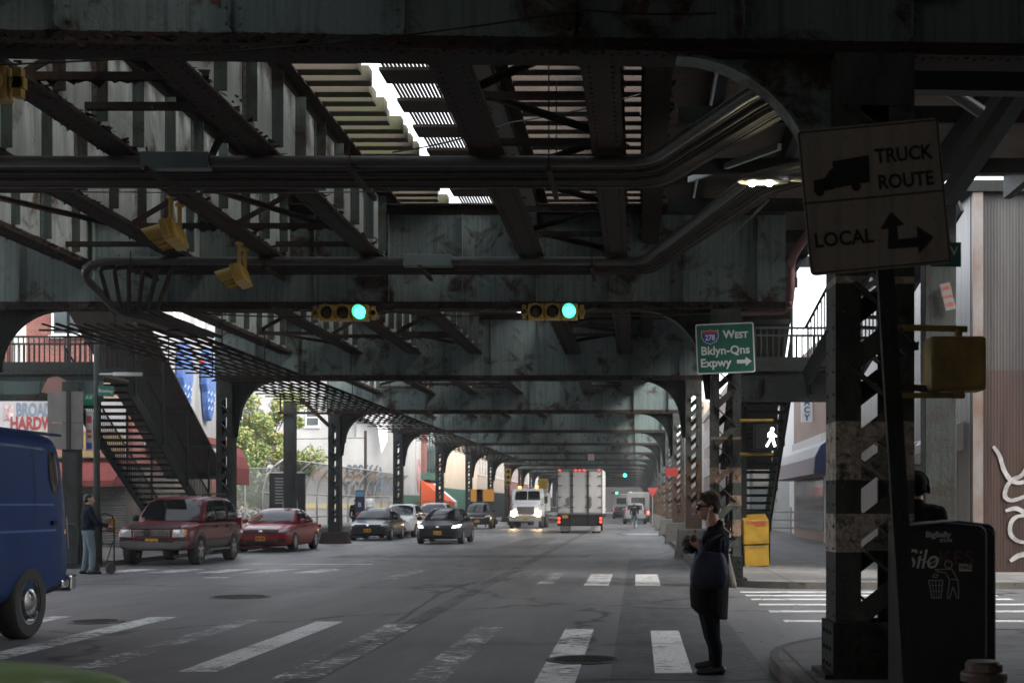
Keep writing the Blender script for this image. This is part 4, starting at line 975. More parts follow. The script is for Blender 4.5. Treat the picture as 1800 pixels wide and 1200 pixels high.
class Surf:
    """lays thin panels on a body: a flat outline is pushed onto the surface along one axis"""
    def __init__(s, *objs):
        bm = bmesh.new()
        for o in objs: bm.from_mesh(o.data)
        s.t = BVHTree.FromBMesh(bm)
    def panel(s, polys, ax, name, mat, parent, off=.008, cuts=4, th=0):
        bm = bmesh.new(); d = {'f':Vector((0,1,0)),'r':Vector((0,-1,0)),'R':Vector((-1,0,0)),'L':Vector((1,0,0)),'t':Vector((0,0,-1))}[ax]
        for poly in polys:
            vs = []
            for a, b_ in poly: vs.append(bm.verts.new({'f':(a,-5,b_),'r':(a,12,b_),'R':(5,a,b_),'L':(-5,a,b_),'t':(a,b_,5)}[ax]))
            bm.faces.new(vs)
        bmesh.ops.triangulate(bm, faces=bm.faces)
        for _ in range(3 if cuts > 2 else 1): bmesh.ops.subdivide_edges(bm, edges=bm.edges, cuts=1, use_grid_fill=True)
        for v in bm.verts:
            hit = s.t.ray_cast(v.co, d)
            if hit[0] is None:
                n_ = s.t.find_nearest(v.co+d*5.3); v.co = n_[0]-d*off
            else: v.co = hit[0]-d*off
        if th: 
            g = bmesh.ops.extrude_face_region(bm, geom=bm.faces[:])
            for q in g['geom']:
                if isinstance(q, bmesh.types.BMVert): q.co -= d*th
        bmesh.ops.recalc_face_normals(bm, faces=bm.faces)
        me = bpy.data.meshes.new(name); bm.to_mesh(me); bm.free(); me.materials.append(mat)
        if not th:
            for p in me.polygons: p.use_smooth = True
        return link(bpy.data.objects.new(name, me), parent)
def rect(a0, a1, b0, b1): return [(a0,b0),(a1,b0),(a1,b1),(a0,b1)]
def wheel(parent, x, y, r, w, s, rim=RIM, spokes=5, steel_=False):
    mb = MB(); mb.lathe([(r*.62,-w/2),(r*.93,-w/2),(r,-w*.36),(r,w*.36),(r*.93,w/2),(r*.62,w/2),(r*.60,w*.3),(r*.6,-w*.3)], (0,0,0), 'X', 28)
    o = mb.build('wheel', RUB, parent, smooth=False, loc=(x,y,r)); auto(o, 40)
    rm = MB(); rm.lathe([(r*.63,.0),(r*.63,s*w*.47),(r*.57,s*w*.48),(r*.54,s*w*.2),(.01,s*w*.2)], (0,0,0), 'X', 28)
    if steel_: rm.lathe([(r*.40,s*w*.21),(r*.38,s*w*.5),(r*.2,s*w*.62),(.01,s*w*.64)], (0,0,0), 'X', 24)
    else:
        for k in range(spokes):
            a = 2*math.pi*k/spokes+.3; d = Vector((0,math.cos(a),math.sin(a))); rm.bar(d*r*.08+Vector((s*w*.40,0,0)), d*r*.56+Vector((s*w*.42,0,0)), r*.2, w*.14, up=(1,0,0))
        rm.lathe([(r*.16,s*w*.3),(r*.15,s*w*.47),(.01,s*w*.48)], (0,0,0), 'X', 16)
    r2 = rm.build('rim', rim, o); auto(r2, 30); return o
def mirror_pair(t, x, y, z, m, s=1):
    for e in (-1,1): MB().ell((e*(x+.10),y,z),(.11*s,.07*s,.085*s),12,8).box((e*(x+.0),y+.02,z-.04),(.14,.05,.03)).build('mirror', m, t, smooth=True)
def plate(t, x, y, z, face=-1, w=.31):
    o = MB().box((x,y,z),(w,.012,.155)).build('number_plate', PLATE, t); mb = MB()
    for i in range(7):
        if i != 3: mb.box((x-w*.36+i*w*.12, y+face*.008, z-.005),(w*.07,.006,.065))
    mb.build('characters', NAVY, o)
def car(label, body, P, loc, rz=0, sc=1, group=None, lit=False, name='parked_car', cat='car', parts=True):
    t = thing(name, label, cat, loc, rz, group); t.scale = (sc,)*3
    mb = MB(); mb.loft([section(*s_) for s_ in P['st']]); lo = mb.build('body', body, t)
    md = lo.modifiers.new('s','SUBSURF'); md.levels = md.render_levels = 2; bake(lo)
    L = P['st'][-1][0]; hw = max(s_[2] for s_ in P['st']); r = P['r']; ax = P['ax']
    boolean_wells(lo, [(y,r) for y in ax], r*1.16, hw); auto(lo, 34)
    c = P['cab']; secs = []
    for (y, zr, hb, hr) in c:
        zb = P['belt']-.04; h = max(.001, zr-zb); pts = [(hb,zb),(hb*.985,zb+.25*h),((hb*.5+hr*.5)*1.02,zb+.62*h),(hr*1.03,zb+.88*h),(hr*.9,zb+.965*h),(hr*.5,zb+h),(0,zb+h*1.008)]
        secs.append([Vector((x,y,z)) for x,z in pts]+[Vector((-x,y,z)) for x,z in pts[-2::-1]])
    cb = MB().loft(secs).build('cabin', body, t); md = cb.modifiers.new('s','SUBSURF'); md.levels = md.render_levels = 2; bake(cb); smooth(cb)
    S1 = Surf(lo); S2 = Surf(cb); S3 = Surf(lo, cb)
    for nm, polys, a in P['glass']: S2.panel(polys, a, nm, GLASS, t, .018, 5)
    for y in ax:
        for s in (-1,1): wheel(t, s*(hw-.115), y, r, P.get('tw',.22), s, spokes=P.get('sp',5))
    mirror_pair(t, P['mx'][0], P['mx'][1], P['mx'][2], P.get('mm', body))
    for nm, polys, a, m, off in P['dec']: S1.panel(polys, a, nm, m, t, off, 5)
    for pl in P['lamp']: S1.panel([pl], 'f', 'headlight', glow('lit_headlamp', (1,.95,.85), 4) if lit else LENS, t, .012, 5)
    plate(t, 0, P['pl'][0], P['pl'][1])
    for y, z in P['hnd']:
        for s in (-1,1): S1.panel([rect(y,y+.2,z,z+.045)], 'R' if s > 0 else 'L', 'door_handle', P.get('hm', CHROME), t, .01, 1, .02)
    lines = []
    for y in P['seam']: lines.append(rect(y,y+.014,.3,P['belt']-.03))
    for s in ('R','L'): S1.panel(lines, s, 'door_seam', BLK, t, .004, 5)
    if P.get('extra'): P['extra'](t, S1, S2)
    return t
def mir(p): return [(-a,b_) for a,b_ in p][::-1]
def sedan(kind=0):
    st = [(0,.60,.50,.34),(.03,.68,.68,.24),(.14,.735,.80,.20),(.5,.80,.88,.18),(1.0,.875,.895,.17),(1.4,.93,.90,.17),(2.3,.92,.90,.17),(3.3,.95,.905,.17),(3.85,.975,.89,.19),(4.25,.97,.86,.24),(4.5,.94,.79,.30),(4.58,.80,.66,.42)]
    cab = [(1.12,.925,.80,.74),(1.5,1.13,.815,.66),(2.0,1.375,.825,.60),(2.55,1.425,.83,.585),(3.1,1.395,.82,.57),(3.65,1.21,.79,.60),(4.12,.985,.74,.66)]
    ws = [(-.70,.965),(.70,.965),(.565,1.36),(-.565,1.36)]
    P = dict(st=st, cab=cab, belt=.93, r=.325, ax=(.92,3.62), mx=(.86,1.55,.99), pl=(-.018,.44), sp=10 if kind == 0 else 7,
        glass=[('windscreen',[ws],'f'),('rear_window',[[(-.62,1.02),(.62,1.02),(.54,1.33),(-.54,1.33)]],'r')]+[('side_window',[p],s) for s in 'RL' for p in ([(1.52,.965),(2.42,.965),(2.42,1.355),(2.10,1.34),(1.75,1.16)],[(2.50,.965),(3.35,.985),(3.42,1.24),(3.1,1.34),(2.50,1.36)],[(3.42,.99),(3.82,1.01),(3.49,1.2)])],
        dec=[('grille',[[(-.48,.60),(.48,.60),(.60,.66),(.55,.71),(-.55,.71),(-.60,.66)]],'f',BLK,.010),('lower_grille',[[(-.5,.27),(.5,.27),(.42,.40),(-.42,.40)]],'f',BLK,.010),
             ('fog_lamp_bay',[[(.52,.30),(.76,.34),(.74,.46),(.54,.42)]],'f',BLK,.010),('fog_lamp_bay',[mir([(.52,.30),(.76,.34),(.74,.46),(.54,.42)])],'f',BLK,.010),
             ('chrome_strip',[[(-.56,.705),(.56,.705),(.66,.735),(-.66,.735)]],'f',CHROME if kind else BLK,.014),('badge',[[(-.055,.63),(.055,.63),(.055,.70),(-.055,.70)]],'f',CHROME,.016)],
        lamp=[[(.56,.625),(.80,.66),(.83,.76),(.72,.735),(.58,.70)], mir([(.56,.625),(.80,.66),(.83,.76),(.72,.735),(.58,.70)])], hnd=[(2.2,.80),(3.15,.82)], seam=(1.45,2.46,3.38), hm=None)
    P['hm'] = CHROME if kind else BLK
    def ex(t, S1, S2):
        for e in (-1,1): MB().box((e*.70,4.56,.78),(.28,.06,.12)).build('tail_light', REDL, t)
        MB().box((0,.16,.135),(1.5,.05,.05)).build('air_dam', BLK, t)
        MB().bar((-.5,1.17,.965),(.05,1.27,1.01),.02,.012).bar((.1,1.17,.965),(.62,1.25,1.0),.02,.012).build('wiper', BLK, t)
    P['extra'] = ex; return P
def suv(kind=0):
    """kind 0: old square off-roader with cladding, 1: rounded modern one"""
    if kind == 0:
        st = [(0,.78,.70,.44),(.03,.90,.84,.40),(.12,.98,.89,.38),(.5,1.03,.91,.36),(1.15,1.07,.92,.36),(1.4,1.09,.925,.36),(3.0,1.09,.925,.36),(4.3,1.09,.915,.38),(4.66,1.07,.89,.42),(4.74,.98,.8,.48)]
        cab = [(1.16,1.08,.83,.80),(1.5,1.40,.84,.74),(1.82,1.68,.845,.70),(2.2,1.745,.845,.69),(3.4,1.76,.84,.69),(4.35,1.735,.82,.67),(4.62,1.42,.81,.72),(4.72,1.08,.80,.78)]
        wy = 1.62; gl = [(-.76,1.115),(.76,1.115),(.665,1.655),(-.665,1.655)]; belt = 1.08
    else:
        st = [(0,.70,.60,.40),(.04,.86,.80,.32),(.16,.95,.88,.30),(.55,1.03,.92,.28),(1.1,1.08,.93,.27),(1.4,1.10,.93,.27),(3.0,1.10,.935,.27),(4.0,1.12,.92,.30),(4.4,1.10,.88,.36),(4.5,.96,.76,.46)]
        cab = [(1.08,1.08,.82,.78),(1.5,1.33,.835,.70),(1.95,1.63,.84,.65),(2.5,1.69,.84,.64),(3.4,1.67,.825,.62),(4.05,1.58,.80,.62),(4.35,1.3,.78,.68),(4.48,1.08,.74,.7)]
        gl = [(-.73,1.12),(.73,1.12),(.61,1.61),(-.61,1.61)]; belt = 1.09
    top = gl[2][1]-.03; L = st[-1][0]
    P = dict(st=st, cab=cab, belt=belt, r=.375 if kind == 0 else .36, ax=(.92,.92+2.86) if kind == 0 else (.92,.92+2.7), mx=(.88,1.62,1.17), pl=(-.022,.60) if kind == 0 else (-.02,.5), tw=.25, mm=BLKP if kind == 0 else None, sp=5,
        glass=[('windscreen',[gl],'f'),('rear_window',[[(-.62,1.15),(.62,1.15),(.56,top-.06),(-.56,top-.06)]],'r')]+[('side_window',[p],s) for s in 'RL' for p in ([(1.55,belt+.03),(2.38,belt+.03),(2.38,top),(2.02,top-.02)],[(2.46,belt+.03),(3.3,belt+.03),(3.36,top),(2.46,top)],[(3.48,belt+.04),(4.35,belt+.05),(4.22,top-.04),(3.52,top)])],
        hnd=[(2.15,.93),(3.1,.93)], seam=(1.42,2.42,3.40), lamp=[], dec=[])
    if kind == 0:
        hl = [(.50,.71),(.80,.72),(.84,.78),(.82,.90),(.52,.90)]
        P['lamp'] = [hl, mir(hl)]
        P['dec'] = [('grille',[[(-.40,.71),(.40,.71),(.45,.88),(-.45,.88)]],'f',GREYPL,.012),('bumper',[[(-.86,.42),(.86,.42),(.88,.61),(.6,.63),(.5,.57),(-.5,.57),(-.6,.63),(-.88,.61)]],'f',GREYPL,.045),
            ('air_intake',[[(-.42,.57),(.42,.57),(.40,.66),(-.40,.66)]],'f',BLK,.02),('air_intake',[[(.52,.615),(.78,.62),(.78,.67),(.54,.67)]],'f',BLK,.02),('air_intake',[mir([(.52,.615),(.78,.62),(.78,.67),(.54,.67)])],'f',BLK,.02),
            ('bonnet_deflector',[[(-.62,.925),(.62,.925),(.66,.995),(-.66,.995)]],'f',BLK,.05)]
        P['dec'] += [('amber_indicator',[p],'f',AMBER,.016) for p in ([(.80,.73),(.845,.78),(.83,.89),(.79,.89)], mir([(.80,.73),(.845,.78),(.83,.89),(.79,.89)]))]
        for s in 'RL': P['dec'].append(('door_cladding',[rect(1.44,3.2,.40,.60)],s,GREYPL,.02))
        for s in 'RL':
            for y in P['ax']: P['dec'].append(('arch_flare',[[(y+math.cos(R(a))*.455,.375+math.sin(R(a))*.455) for a in range(0,181,15)]+[(y+math.cos(R(a))*.54,.375+math.sin(R(a))*.52) for a in range(180,-1,-15)]],s,GREYPL,.03))
    else:
        hl = [(.50,.77),(.80,.80),(.82,.92),(.52,.86)]
        P['lamp'] = [hl, mir(hl)]
        P['dec'] = [('grille',[[(-.42,.62),(.42,.62),(.45,.86),(-.45,.86)]],'f',BLK,.012),('lower_grille',[[(-.6,.40),(.6,.40),(.5,.54),(-.5,.54)]],'f',BLK,.012),('chrome_strip',[rect(-.46,.46,.72,.755)],'f',CHROME,.02)]
        P['hm'] = CHROME
    def ex(t, S1, S2):
        zt = cab[3][1]+.02
        for e in (-1,1):
            o = MB().tube([(e*.62,2.0,zt-.02),(e*.63,2.2,zt+.05),(e*.62,4.0,zt+.05),(e*.6,4.2,zt-.03)],.018,6).build('roof_rail', BLK, t)
            MB().box((e*.80,L-.03,1.0),(.14,.08,.32)).build('tail_light', REDL, t)
        if kind == 0:
            MB().box((0,2.5,zt+.03),(1.24,.04,.02)).box((0,3.6,zt+.03),(1.24,.04,.02)).build('roof_crossbar', BLK, t)
            mb = MB()
            for i in range(-7,8): mb.box((i*.055,-.032,.795),(.012,.02,.15))
            for z in (.76,.80,.84): mb.box((0,-.034,z),(.80,.02,.012))
            mb.box((0,-.03,.885),(.94,.02,.025)).box((-.44,-.03,.80),(.025,.02,.19)).box((.44,-.03,.80),(.025,.02,.19)); mb.build('grille_bars', CHROME, t)
            for e in (-1,1): MB().box((e*.90,2.35,.36),(.16,1.7,.05)).build('running_board', GREYPL, t)
            MB().ell((.02,1.9,1.48),(.03,.03,.08),8,6).build('hanging_freshener', pm('freshener', (.5,.4,.1), .6), t)
        MB().bar((-.6,1.2,1.10),(.05,1.32,1.2),.02,.012).bar((.1,1.2,1.10),(.66,1.3,1.18),.02,.012).build('wiper', BLK, t)
    P['extra'] = ex
    if P['mm'] is None: P.pop('mm')
    return P
def at(u, v): y = GY(v); return ((u-UC)*y/F, y, 0)
MARN = paint('maroon_car_paint', (.14,.006,.011)); REDC = paint('bright_red_car_paint', (.30,.008,.014)); BLKC = paint('black_car_paint', (.010,.010,.012), .1); WHTC = paint('white_car_paint', (.66,.66,.65), 0)
SILC = paint('silver_grey_car_paint', (.34,.35,.36), .6); BLUC = paint('blue_van_paint', (.007,.030,.118), .1); BLUC.node_tree.nodes['Principled BSDF'].inputs['Coat Weight'].default_value = .12; BLUC.node_tree.nodes['Principled BSDF'].inputs['Specular IOR Level'].default_value = .2; GRNC = paint('apple_green_car_paint', (.30,.46,.12), 0)
car('maroon off-roader with grey cladding and roof rails, at the kerb by the stair', MARN, suv(0), (-12.85,35.4,0), R(.5), 1.07)
car('bright red sedan close behind the maroon off-roader', REDC, sedan(0), (-12.88,45.7,0), R(-.3), 1.07)
car('glossy black parked sedan with a chrome grille strip, beside the curved fence', BLKC, sedan(1), (-12.25,60.7,0), R(0), 1.06)
car('white modern off-roader, nose just behind the parked black sedan', WHTC, suv(1), (-12.05,66.4,0), 0, 1.0)
car('black sedan with lit headlights driving towards the crossing', BLKC, sedan(0), (-8.25,55.2,0), R(-.5), 1.07, lit=True, name='moving_car')
car('second white vehicle, mostly hidden behind the white off-roader', WHTC, suv(1), (-12.0,77,0), 0, 1.05)
car('black off-roader at the kerb ahead of the white dump truck', BLKC, suv(1), (-10.9,91,0), R(2), 1.05)
o = car('silver grey off-roader seen from behind, just ahead of the cyclist', SILC, suv(1), (-.2,120,0), R(180), 1.08, name='moving_car')
for i, (x, y, m, lb, r_) in enumerate(((-2.0,165,BLKC,'dark car far up the street left of the camper van',180),(-1.2,215,REDC,'small dark red car with tail lights far up the street',180),(-7.5,120,SILC,'grey car half hidden behind the dump truck',0),(-9.6,108,BLKC,'dark car at the kerb beside the dump truck cab',0),(-5.5,190,WHTC,'pale car far off in the oncoming lane',0))):
    car(lb, m, sedan(1), (x,y,0), R(r_), 1.05, name='moving_car')
gt_ = suv(1); gt_['mx'] = (.80,2.15,1.16)
car('green taxi, only its blurred front corner in the nearest corner of view', GRNC, gt_, (-2.60,4.97,0), R(180), 1.055, name='taxi', cat='taxi')
# blue van
t = thing('cargo_van', 'dark blue cargo van cut off by the frame, seen from its rear flank', 'van', (-8.40,11.35,0)); t.scale = (1.0,1.0,1.0)
st = [(0,1.15,.85,.5),(.05,1.3,1.0,.42),(.6,1.45,1.08,.40),(1.0,1.6,1.1,.40),(1.35,2.1,1.1,.40),(1.8,2.48,1.1,.40),(3.0,2.52,1.1,.40),(4.6,2.52,1.1,.40),(5.45,2.51,1.1,.42),(5.66,2.47,1.09,.44),(5.80,2.28,1.06,.47),(5.93,1.85,1.04,.5),(5.99,1.45,1.0,.56),(6.0,1.2,.9,.75)]
vb = MB().loft([section(*s_, 1) for s_ in st]).build('body', BLUC, t); md = vb.modifiers.new('s','SUBSURF'); md.levels = md.render_levels = 2; bake(vb)
boolean_wells(vb, [(1.0,.45),(4.76,.45)], .56, 1.1); auto(vb, 34); SV = Surf(vb)
for y in (1.0,4.76):
    for s in (-1,1): wheel(t, s*.96, y, .44, .27, s, CHROME, steel_=True)
el = [(5.44+.125*math.cos(R(a)),2.02+.25*math.sin(R(a))) for a in range(0,360,20)]
SV.panel([el],'R','porthole_window',GLASS,t,.012,5); SV.panel([[(5.44+(.125+.02)*math.cos(R(a)),2.02+.28*math.sin(R(a))) for a in range(0,360,20)]],'R','porthole_trim',BLK,t,.006,5)
SV.panel([rect(2.0,5.8,1.60,1.622),rect(2.0,5.85,1.28,1.305)],'R','crease_highlight',pm('highlight_blue', (.06,.11,.28), .3),t,.008,5); SV.panel([rect(3.4,3.62,1.02,1.24)],'R','fuel_flap',BLUC,t,.010,2,.004); SV.panel([rect(3.35,3.67,.97,1.29)],'R','fuel_flap_gap',BLK,t,.004,2); SV.panel([rect(5.3,5.42,1.36,1.41)],'R','door_handle',BLKP,t,.012,2,.02); SV.panel([rect(1.6,4.1,.45,.56),rect(5.4,5.85,.5,.58)],'R','sill_trim',BLKP,t,.008,5); SV.panel([rect(4.9,4.912,1.3,2.35)],'R','rear_quarter_seam',BLK,t,.005,5)  # lighter blue strips paint a highlight along the flank creases
SV.panel([rect(2.6,2.62,.6,2.2),rect(5.62,5.632,.62,2.3)],'R','door_seam',BLK,t,.005,5); SV.panel([rect(5.70,5.80,1.24,1.29)],'R','side_marker',AMBER,t,.014,2); SV.panel([rect(5.90,5.96,1.05,1.45)],'R','tail_light',REDL,t,.02,3)
MB().box((0,6.06,.60),(2.14,.20,.22)).box((0,5.9,.60),(2.1,.3,.12)).build('rear_bumper', CHROME, t, bevel=.03)
MB().b(1.03,1.1,2.0,5.6,2.47,2.50).build('drip_rail', BLUC, t); mirror_pair(t,1.1,1.5,1.5,BLKP,1.4)
SV.panel([[(-.8,1.6),(.8,1.6),(.72,2.2),(-.72,2.2)]],'f','windscreen',GLASS,t,.01,5); SV.panel([[(1.55,1.6),(2.4,1.6),(2.4,2.2),(1.85,2.2)]],'R','side_window',GLASS,t,.01,5)
# white dump truck, facing us
t = thing('dump_truck', 'white dump truck with glaring headlights and amber beacons coming down the street', 'truck', (-7.75,93,0), 0)
HLAMP = glow('blazing_headlamp', (1,.70,.38), 40)
MB().loft([[Vector((x,y,z)) for x,z in ((-w,z0),(w,z0),(w,z1-.12),(w-.2,z1),(-w+.2,z1),(-w,z1-.12))] for y,w,z0,z1 in ((-.0,.82,.85,1.55),(.3,.9,.8,1.68),(1.5,.98,.8,1.85))]).build('bonnet', WHTC, t, bevel=.05)
cb = MB().loft([[Vector((x,y,z)) for x,z in ((-w,.8),(w,.8),(w,z1-.5),(w*.92,z1-.08),(w*.8,z1),(-w*.8,z1),(-w*.92,z1-.08),(-w,z1-.5))] for y,w,z1 in ((1.35,1.1,1.9),(1.5,1.12,2.0),(1.72,1.12,2.78),(2.9,1.12,2.82))]).build('cab', WHTC, t, bevel=.04); bake(cb)
SC = Surf(cb); SC.panel([[(-.9,1.98),(-.03,1.98),(-.03,2.62),(-.84,2.62)],[(.03,1.98),(.9,1.98),(.84,2.62),(.03,2.62)]],'f','windscreen',GLASS,t,.012,4)
g = MB().b(-.6,.6,-.05,.0,1.0,1.52).build('grille', GREYPL, t); mb = MB()
for i in range(7): mb.b(-.58,.58,-.08,-.05,1.03+i*.07,1.06+i*.07)
mb.build('grille_bars', CHROME, g)
for e in (-1,1):
    MB().b(e*.62,e*1.12,.02,1.2,.78,1.28).build('wing', WHTC, t, bevel=.08); MB().lathe([(.02,-.04),(.14,-.03),(.16,.03),(.02,.04)],(e*.86,-.03,1.05),'Y',18).build('headlight', HLAMP, t)
    MB().b(e*1.2,e*1.42,1.35,1.42,1.75,2.25).bar((e*1.1,1.4,2.1),(e*1.22,1.4,2.1),.03,.03).build('mirror', BLK, t)
    for y in (.75,4.8,6.0): wheel(t, e*1.02, y, .5, .30, e, GREYPL)
    MB().cyl((e*.62,2.3,2.82),(e*.62,2.3,2.98),.11,10).build('beacon', glow('amber_beacon', (1,.45,.05), 1.5), t)
MB().b(-1.1,1.1,-.28,-.1,.52,.80).build('bumper', pm('worn_chrome', (.5,.48,.45), .35, .7), t); plate(t,0,-.29,.66); SC2 = MB().b(-1.13,1.13,1.2,1.42,1.66,1.70).build('blue_stripe', SIGNB, t)
mb = MB(); mb.b(-1.25,1.25,3.2,7.2,1.2,1.3); mb.b(-1.25,1.25,3.2,3.28,1.3,2.7); mb.b(-1.25,-1.18,3.28,7.2,1.3,2.5); mb.b(1.18,1.25,3.28,7.2,1.3,2.5); mb.b(-1.3,1.3,2.9,3.3,2.7,2.78); mb.build('dump_box', OFFW, t)
MB().b(-.45,.45,.6,7.0,.6,.85).build('chassis', BLK, t)
mb = MB()
for i in range(5): mb.b(-.8+i*.37,-.7+i*.37,1.78,1.86,2.83,2.92)
mb.build('marker_lamps', AMBER, t)
# box truck from behind
t = thing('box_truck', 'tall white box truck seen from behind, three barred rear panels and red lights', 'truck', (-3.3,77,0))
bd = MB().b(-1.3,1.3,.06,7.2,1.12,3.68).build('box', OFFW, t, bevel=.02); pnm = pm('truck_door_grey', (.40,.39,.38), .5, 0, (.31,.30,.29), 1.2, (1,1,.4))
for x0, x1 in ((-1.24,-.52),(-.40,.42),(.52,1.24)): MB().b(x0,x1,.0,.055,1.2,3.55).build('door_panel', pnm, t)
mb = MB()
for x in (-.50,-.42,.44,.50): mb.cyl((x,-.04,1.15),(x,-.04,3.58),.022,6)
for x, w in ((-1.15,.22),(-.46,.30),(.47,.30),(1.15,.22)):
    for z in (1.5,2.1,2.75,3.3): mb.box((x,-.035,z),(w,.03,.035))
mb.build('lock_bars', RUST, t)
for x in (-.66,.62): MB().box((x,-.04,1.85),(.12,.05,.42)).box((x-.1,-.05,1.62),(.4,.03,.04)).build('latch', GREYPL, t)
mb = MB()
for x in (-1.3,1.26): mb.b(x,x+.04,-.02,.06,1.1,3.7)
mb.b(-1.26,1.26,-.02,.06,3.56,3.7).b(-1.26,1.26,-.02,.06,1.08,1.16).build('door_frame', GREYPL, t)
for x in (-1.15,-.25,0,.25,1.1): MB().box((x,-.03,3.63),(.12,.03,.05)).build('marker_lamp', glow('red_marker', (1,.05,.03), 1.2), t)
lg = MB().b(-1.28,1.28,-.06,.0,.42,.52).b(-1.3,-1.1,-.04,.1,.5,1.1).b(1.1,1.3,-.04,.1,.5,1.1).b(-.62,-.5,-.05,.02,.5,1.1).b(.42,.54,-.05,.02,.5,1.1).build('tail_lift', BLKP, t); MB().b(-1.1,1.1,.1,.2,.5,1.1).build('rear_panel', BLK, t)
for e in (-1,1):
    for z in (.66,.86): MB().lathe([(.01,-.03),(.075,-.03),(.08,.02),(.01,.02)],(e*1.2,-.06,z),'Y',12).build('tail_light', glow('lit_tail_lamp', (1,.06,.03), .9), t)
    MB().b(e*.62,e*1.18,.45,.48,.12,.46).build('mud_flap', pm('mud_flap_grey', (.42,.40,.37), .7), t)
    for xo in (.78,1.04): wheel(t, e*xo, 1.1, .46, .24, e, GREYPL)
    wheel(t, e*1.02, 6.6, .46, .26, e, GREYPL)
MB().b(-1.05,1.05,7.2,8.6,.6,2.5).build('cab', WHTC, t, bevel=.12); MB().b(-.4,.4,.3,8.4,.55,1.1).build('chassis', BLK, t); plate(t,-.85,-.07,.95)
# camper van far away, and a white lorry
def boxvan(label, loc, w, h, L, m, name):
    t = thing(name, label, 'van' if h < 3 else 'truck', loc); MB().b(-w/2,w/2,0,L,.55,h).build('body', m, t, bevel=.1); MB().b(-w*.3,w*.3,-.02,.0,h*.55,h*.82).build('rear_window', GLASS, t)
    MB().b(-w/2,w/2,-.12,.0,.4,.58).build('bumper', GREYPL, t)
    for e in (-1,1):
        MB().b(e*(w/2-.18),e*(w/2-.04),-.03,.0,.75,1.05).build('tail_light', glow('lit_tail_lamp', (1,.06,.03), 3), t)
        for y in (.9,L-1.0): wheel(t, e*(w/2-.16), y, .38, .24, e)
    return t
boxvan('cream camper van ahead of the silver off-roader', (.1,130,0), 2.2, 2.9, 6, OFFW, 'camper_van'); boxvan('white box lorry with blue mark far up the street', (-2.3,195,0), 2.4, 3.3, 7, WHTC, 'box_truck')

# ------------------------------------------------------------------ signs, signals, lamps, bins
def sign_px(u0, v0, Y, ang):
    """turns photo pixels on a tilted sign plate into the plate's own x, z (metres)"""
    s = Y/F; ca, sa = math.cos(R(ang)), math.sin(R(ang))
    def q(u, v):
        dx, dz = (u-u0)*s, -(v-v0)*s; return (dx*ca+dz*sa, -dx*sa+dz*ca)
    return q, s
def rounded(x0, x1, z0, z1, r, n=5):
    out = []
    for cx, cz, a in ((x1-r,z1-r,0),(x0+r,z1-r,90),(x0+r,z0+r,180),(x1-r,z0+r,270)): out += arc(cx, cz, r, r, a, a+90, n)
    return out
DIRTY = steel('grimy_reflective_sign', (.195,.172,.142), (.11,.082,.06), (.58,.78), .7, .3, .6, 2.5)
# truck route sign
Y = 8.0; t = thing('route_sign', 'large grimy tilted truck route sign on a leaning perforated post', 'sign', W(1537,346,Y)); t.rotation_euler = (0,R(-5.4),0); q, s_ = sign_px(1537,346,Y,5.4)
pl = MB().prism(rounded(-.425,.425,-.437,.437,.035), 0, .006, 'Y').build('upper_panel', DIRTY, t)
MB().b(-.424,.424,-.003,.012,-.008,.004).build('joint', BLK, pl)
bd = MB()
for (x0,x1,z0,z1) in ((-.41,.41,.418,.426),(-.41,.41,-.426,-.418),(-.418,-.41,-.426,.426),(.41,.418,-.426,.426)): bd.b(x0,x1,-.002,-.0005,z0,z1)
SGK = pm('worn_black_lettering', (.009,.009,.009), .7, 0, (.025,.022,.02), 30, spec=.15); bd.build('border', SGK, pl)
def px(pts): return [q(*p) for p in pts]
text('TRUCK', .118, SGK, pl, (q(1588,272)[0],-.003,q(1588,272)[1]), sx=.88, bold=.003); text('ROUTE', .118, SGK, pl, (q(1592,318)[0],-.003,q(1592,318)[1]), sx=.88, bold=.003); text('LOCAL', .118, SGK, pl, (q(1483,420)[0],-.003,q(1483,420)[1]), sx=.95, bold=.003)
mb = MB(); mb.prism(px([(1430,318),(1450,313),(1459,298),(1464,297),(1463,284),(1527,273),(1529,320),(1466,331),(1466,333),(1431,338)]), -.004, -.0005, 'Y')
for u, v in ((1441,337),(1505,328)): a, b_ = q(u,v); mb.lathe([(.028,-.0042),(.028,-.0006)], (a,0,b_), 'Y', 14)
mb.build('truck_symbol', SGK, pl); mb = MB(); mb.prism(px([(1560,438),(1562,402),(1547,403),(1566,372),(1590,395),(1577,398),(1579,421),(1612,417),(1611,397),(1641,417),(1615,446),(1614,434)]), -.004, -.0005, 'Y'); mb.build('arrow_symbol', SGK, pl)
mb = MB(); Ri = Matrix.Rotation(R(5.4),3,'Y'); p0, p1 = Ri@(W(1545,300,Y+.06)-W(1537,346,Y)), Ri@(W(1608,1322,Y+.06)-W(1537,346,Y)); mb.bar(p0, p1, .10, .05, up=(0,1,0))
for i in range(46):
    c = p0.lerp(p1, i/46); mb.box(c+Vector((0,-.03,0)),(.016,.012,.03))
mb.build('post', DARKS, t); t2 = t
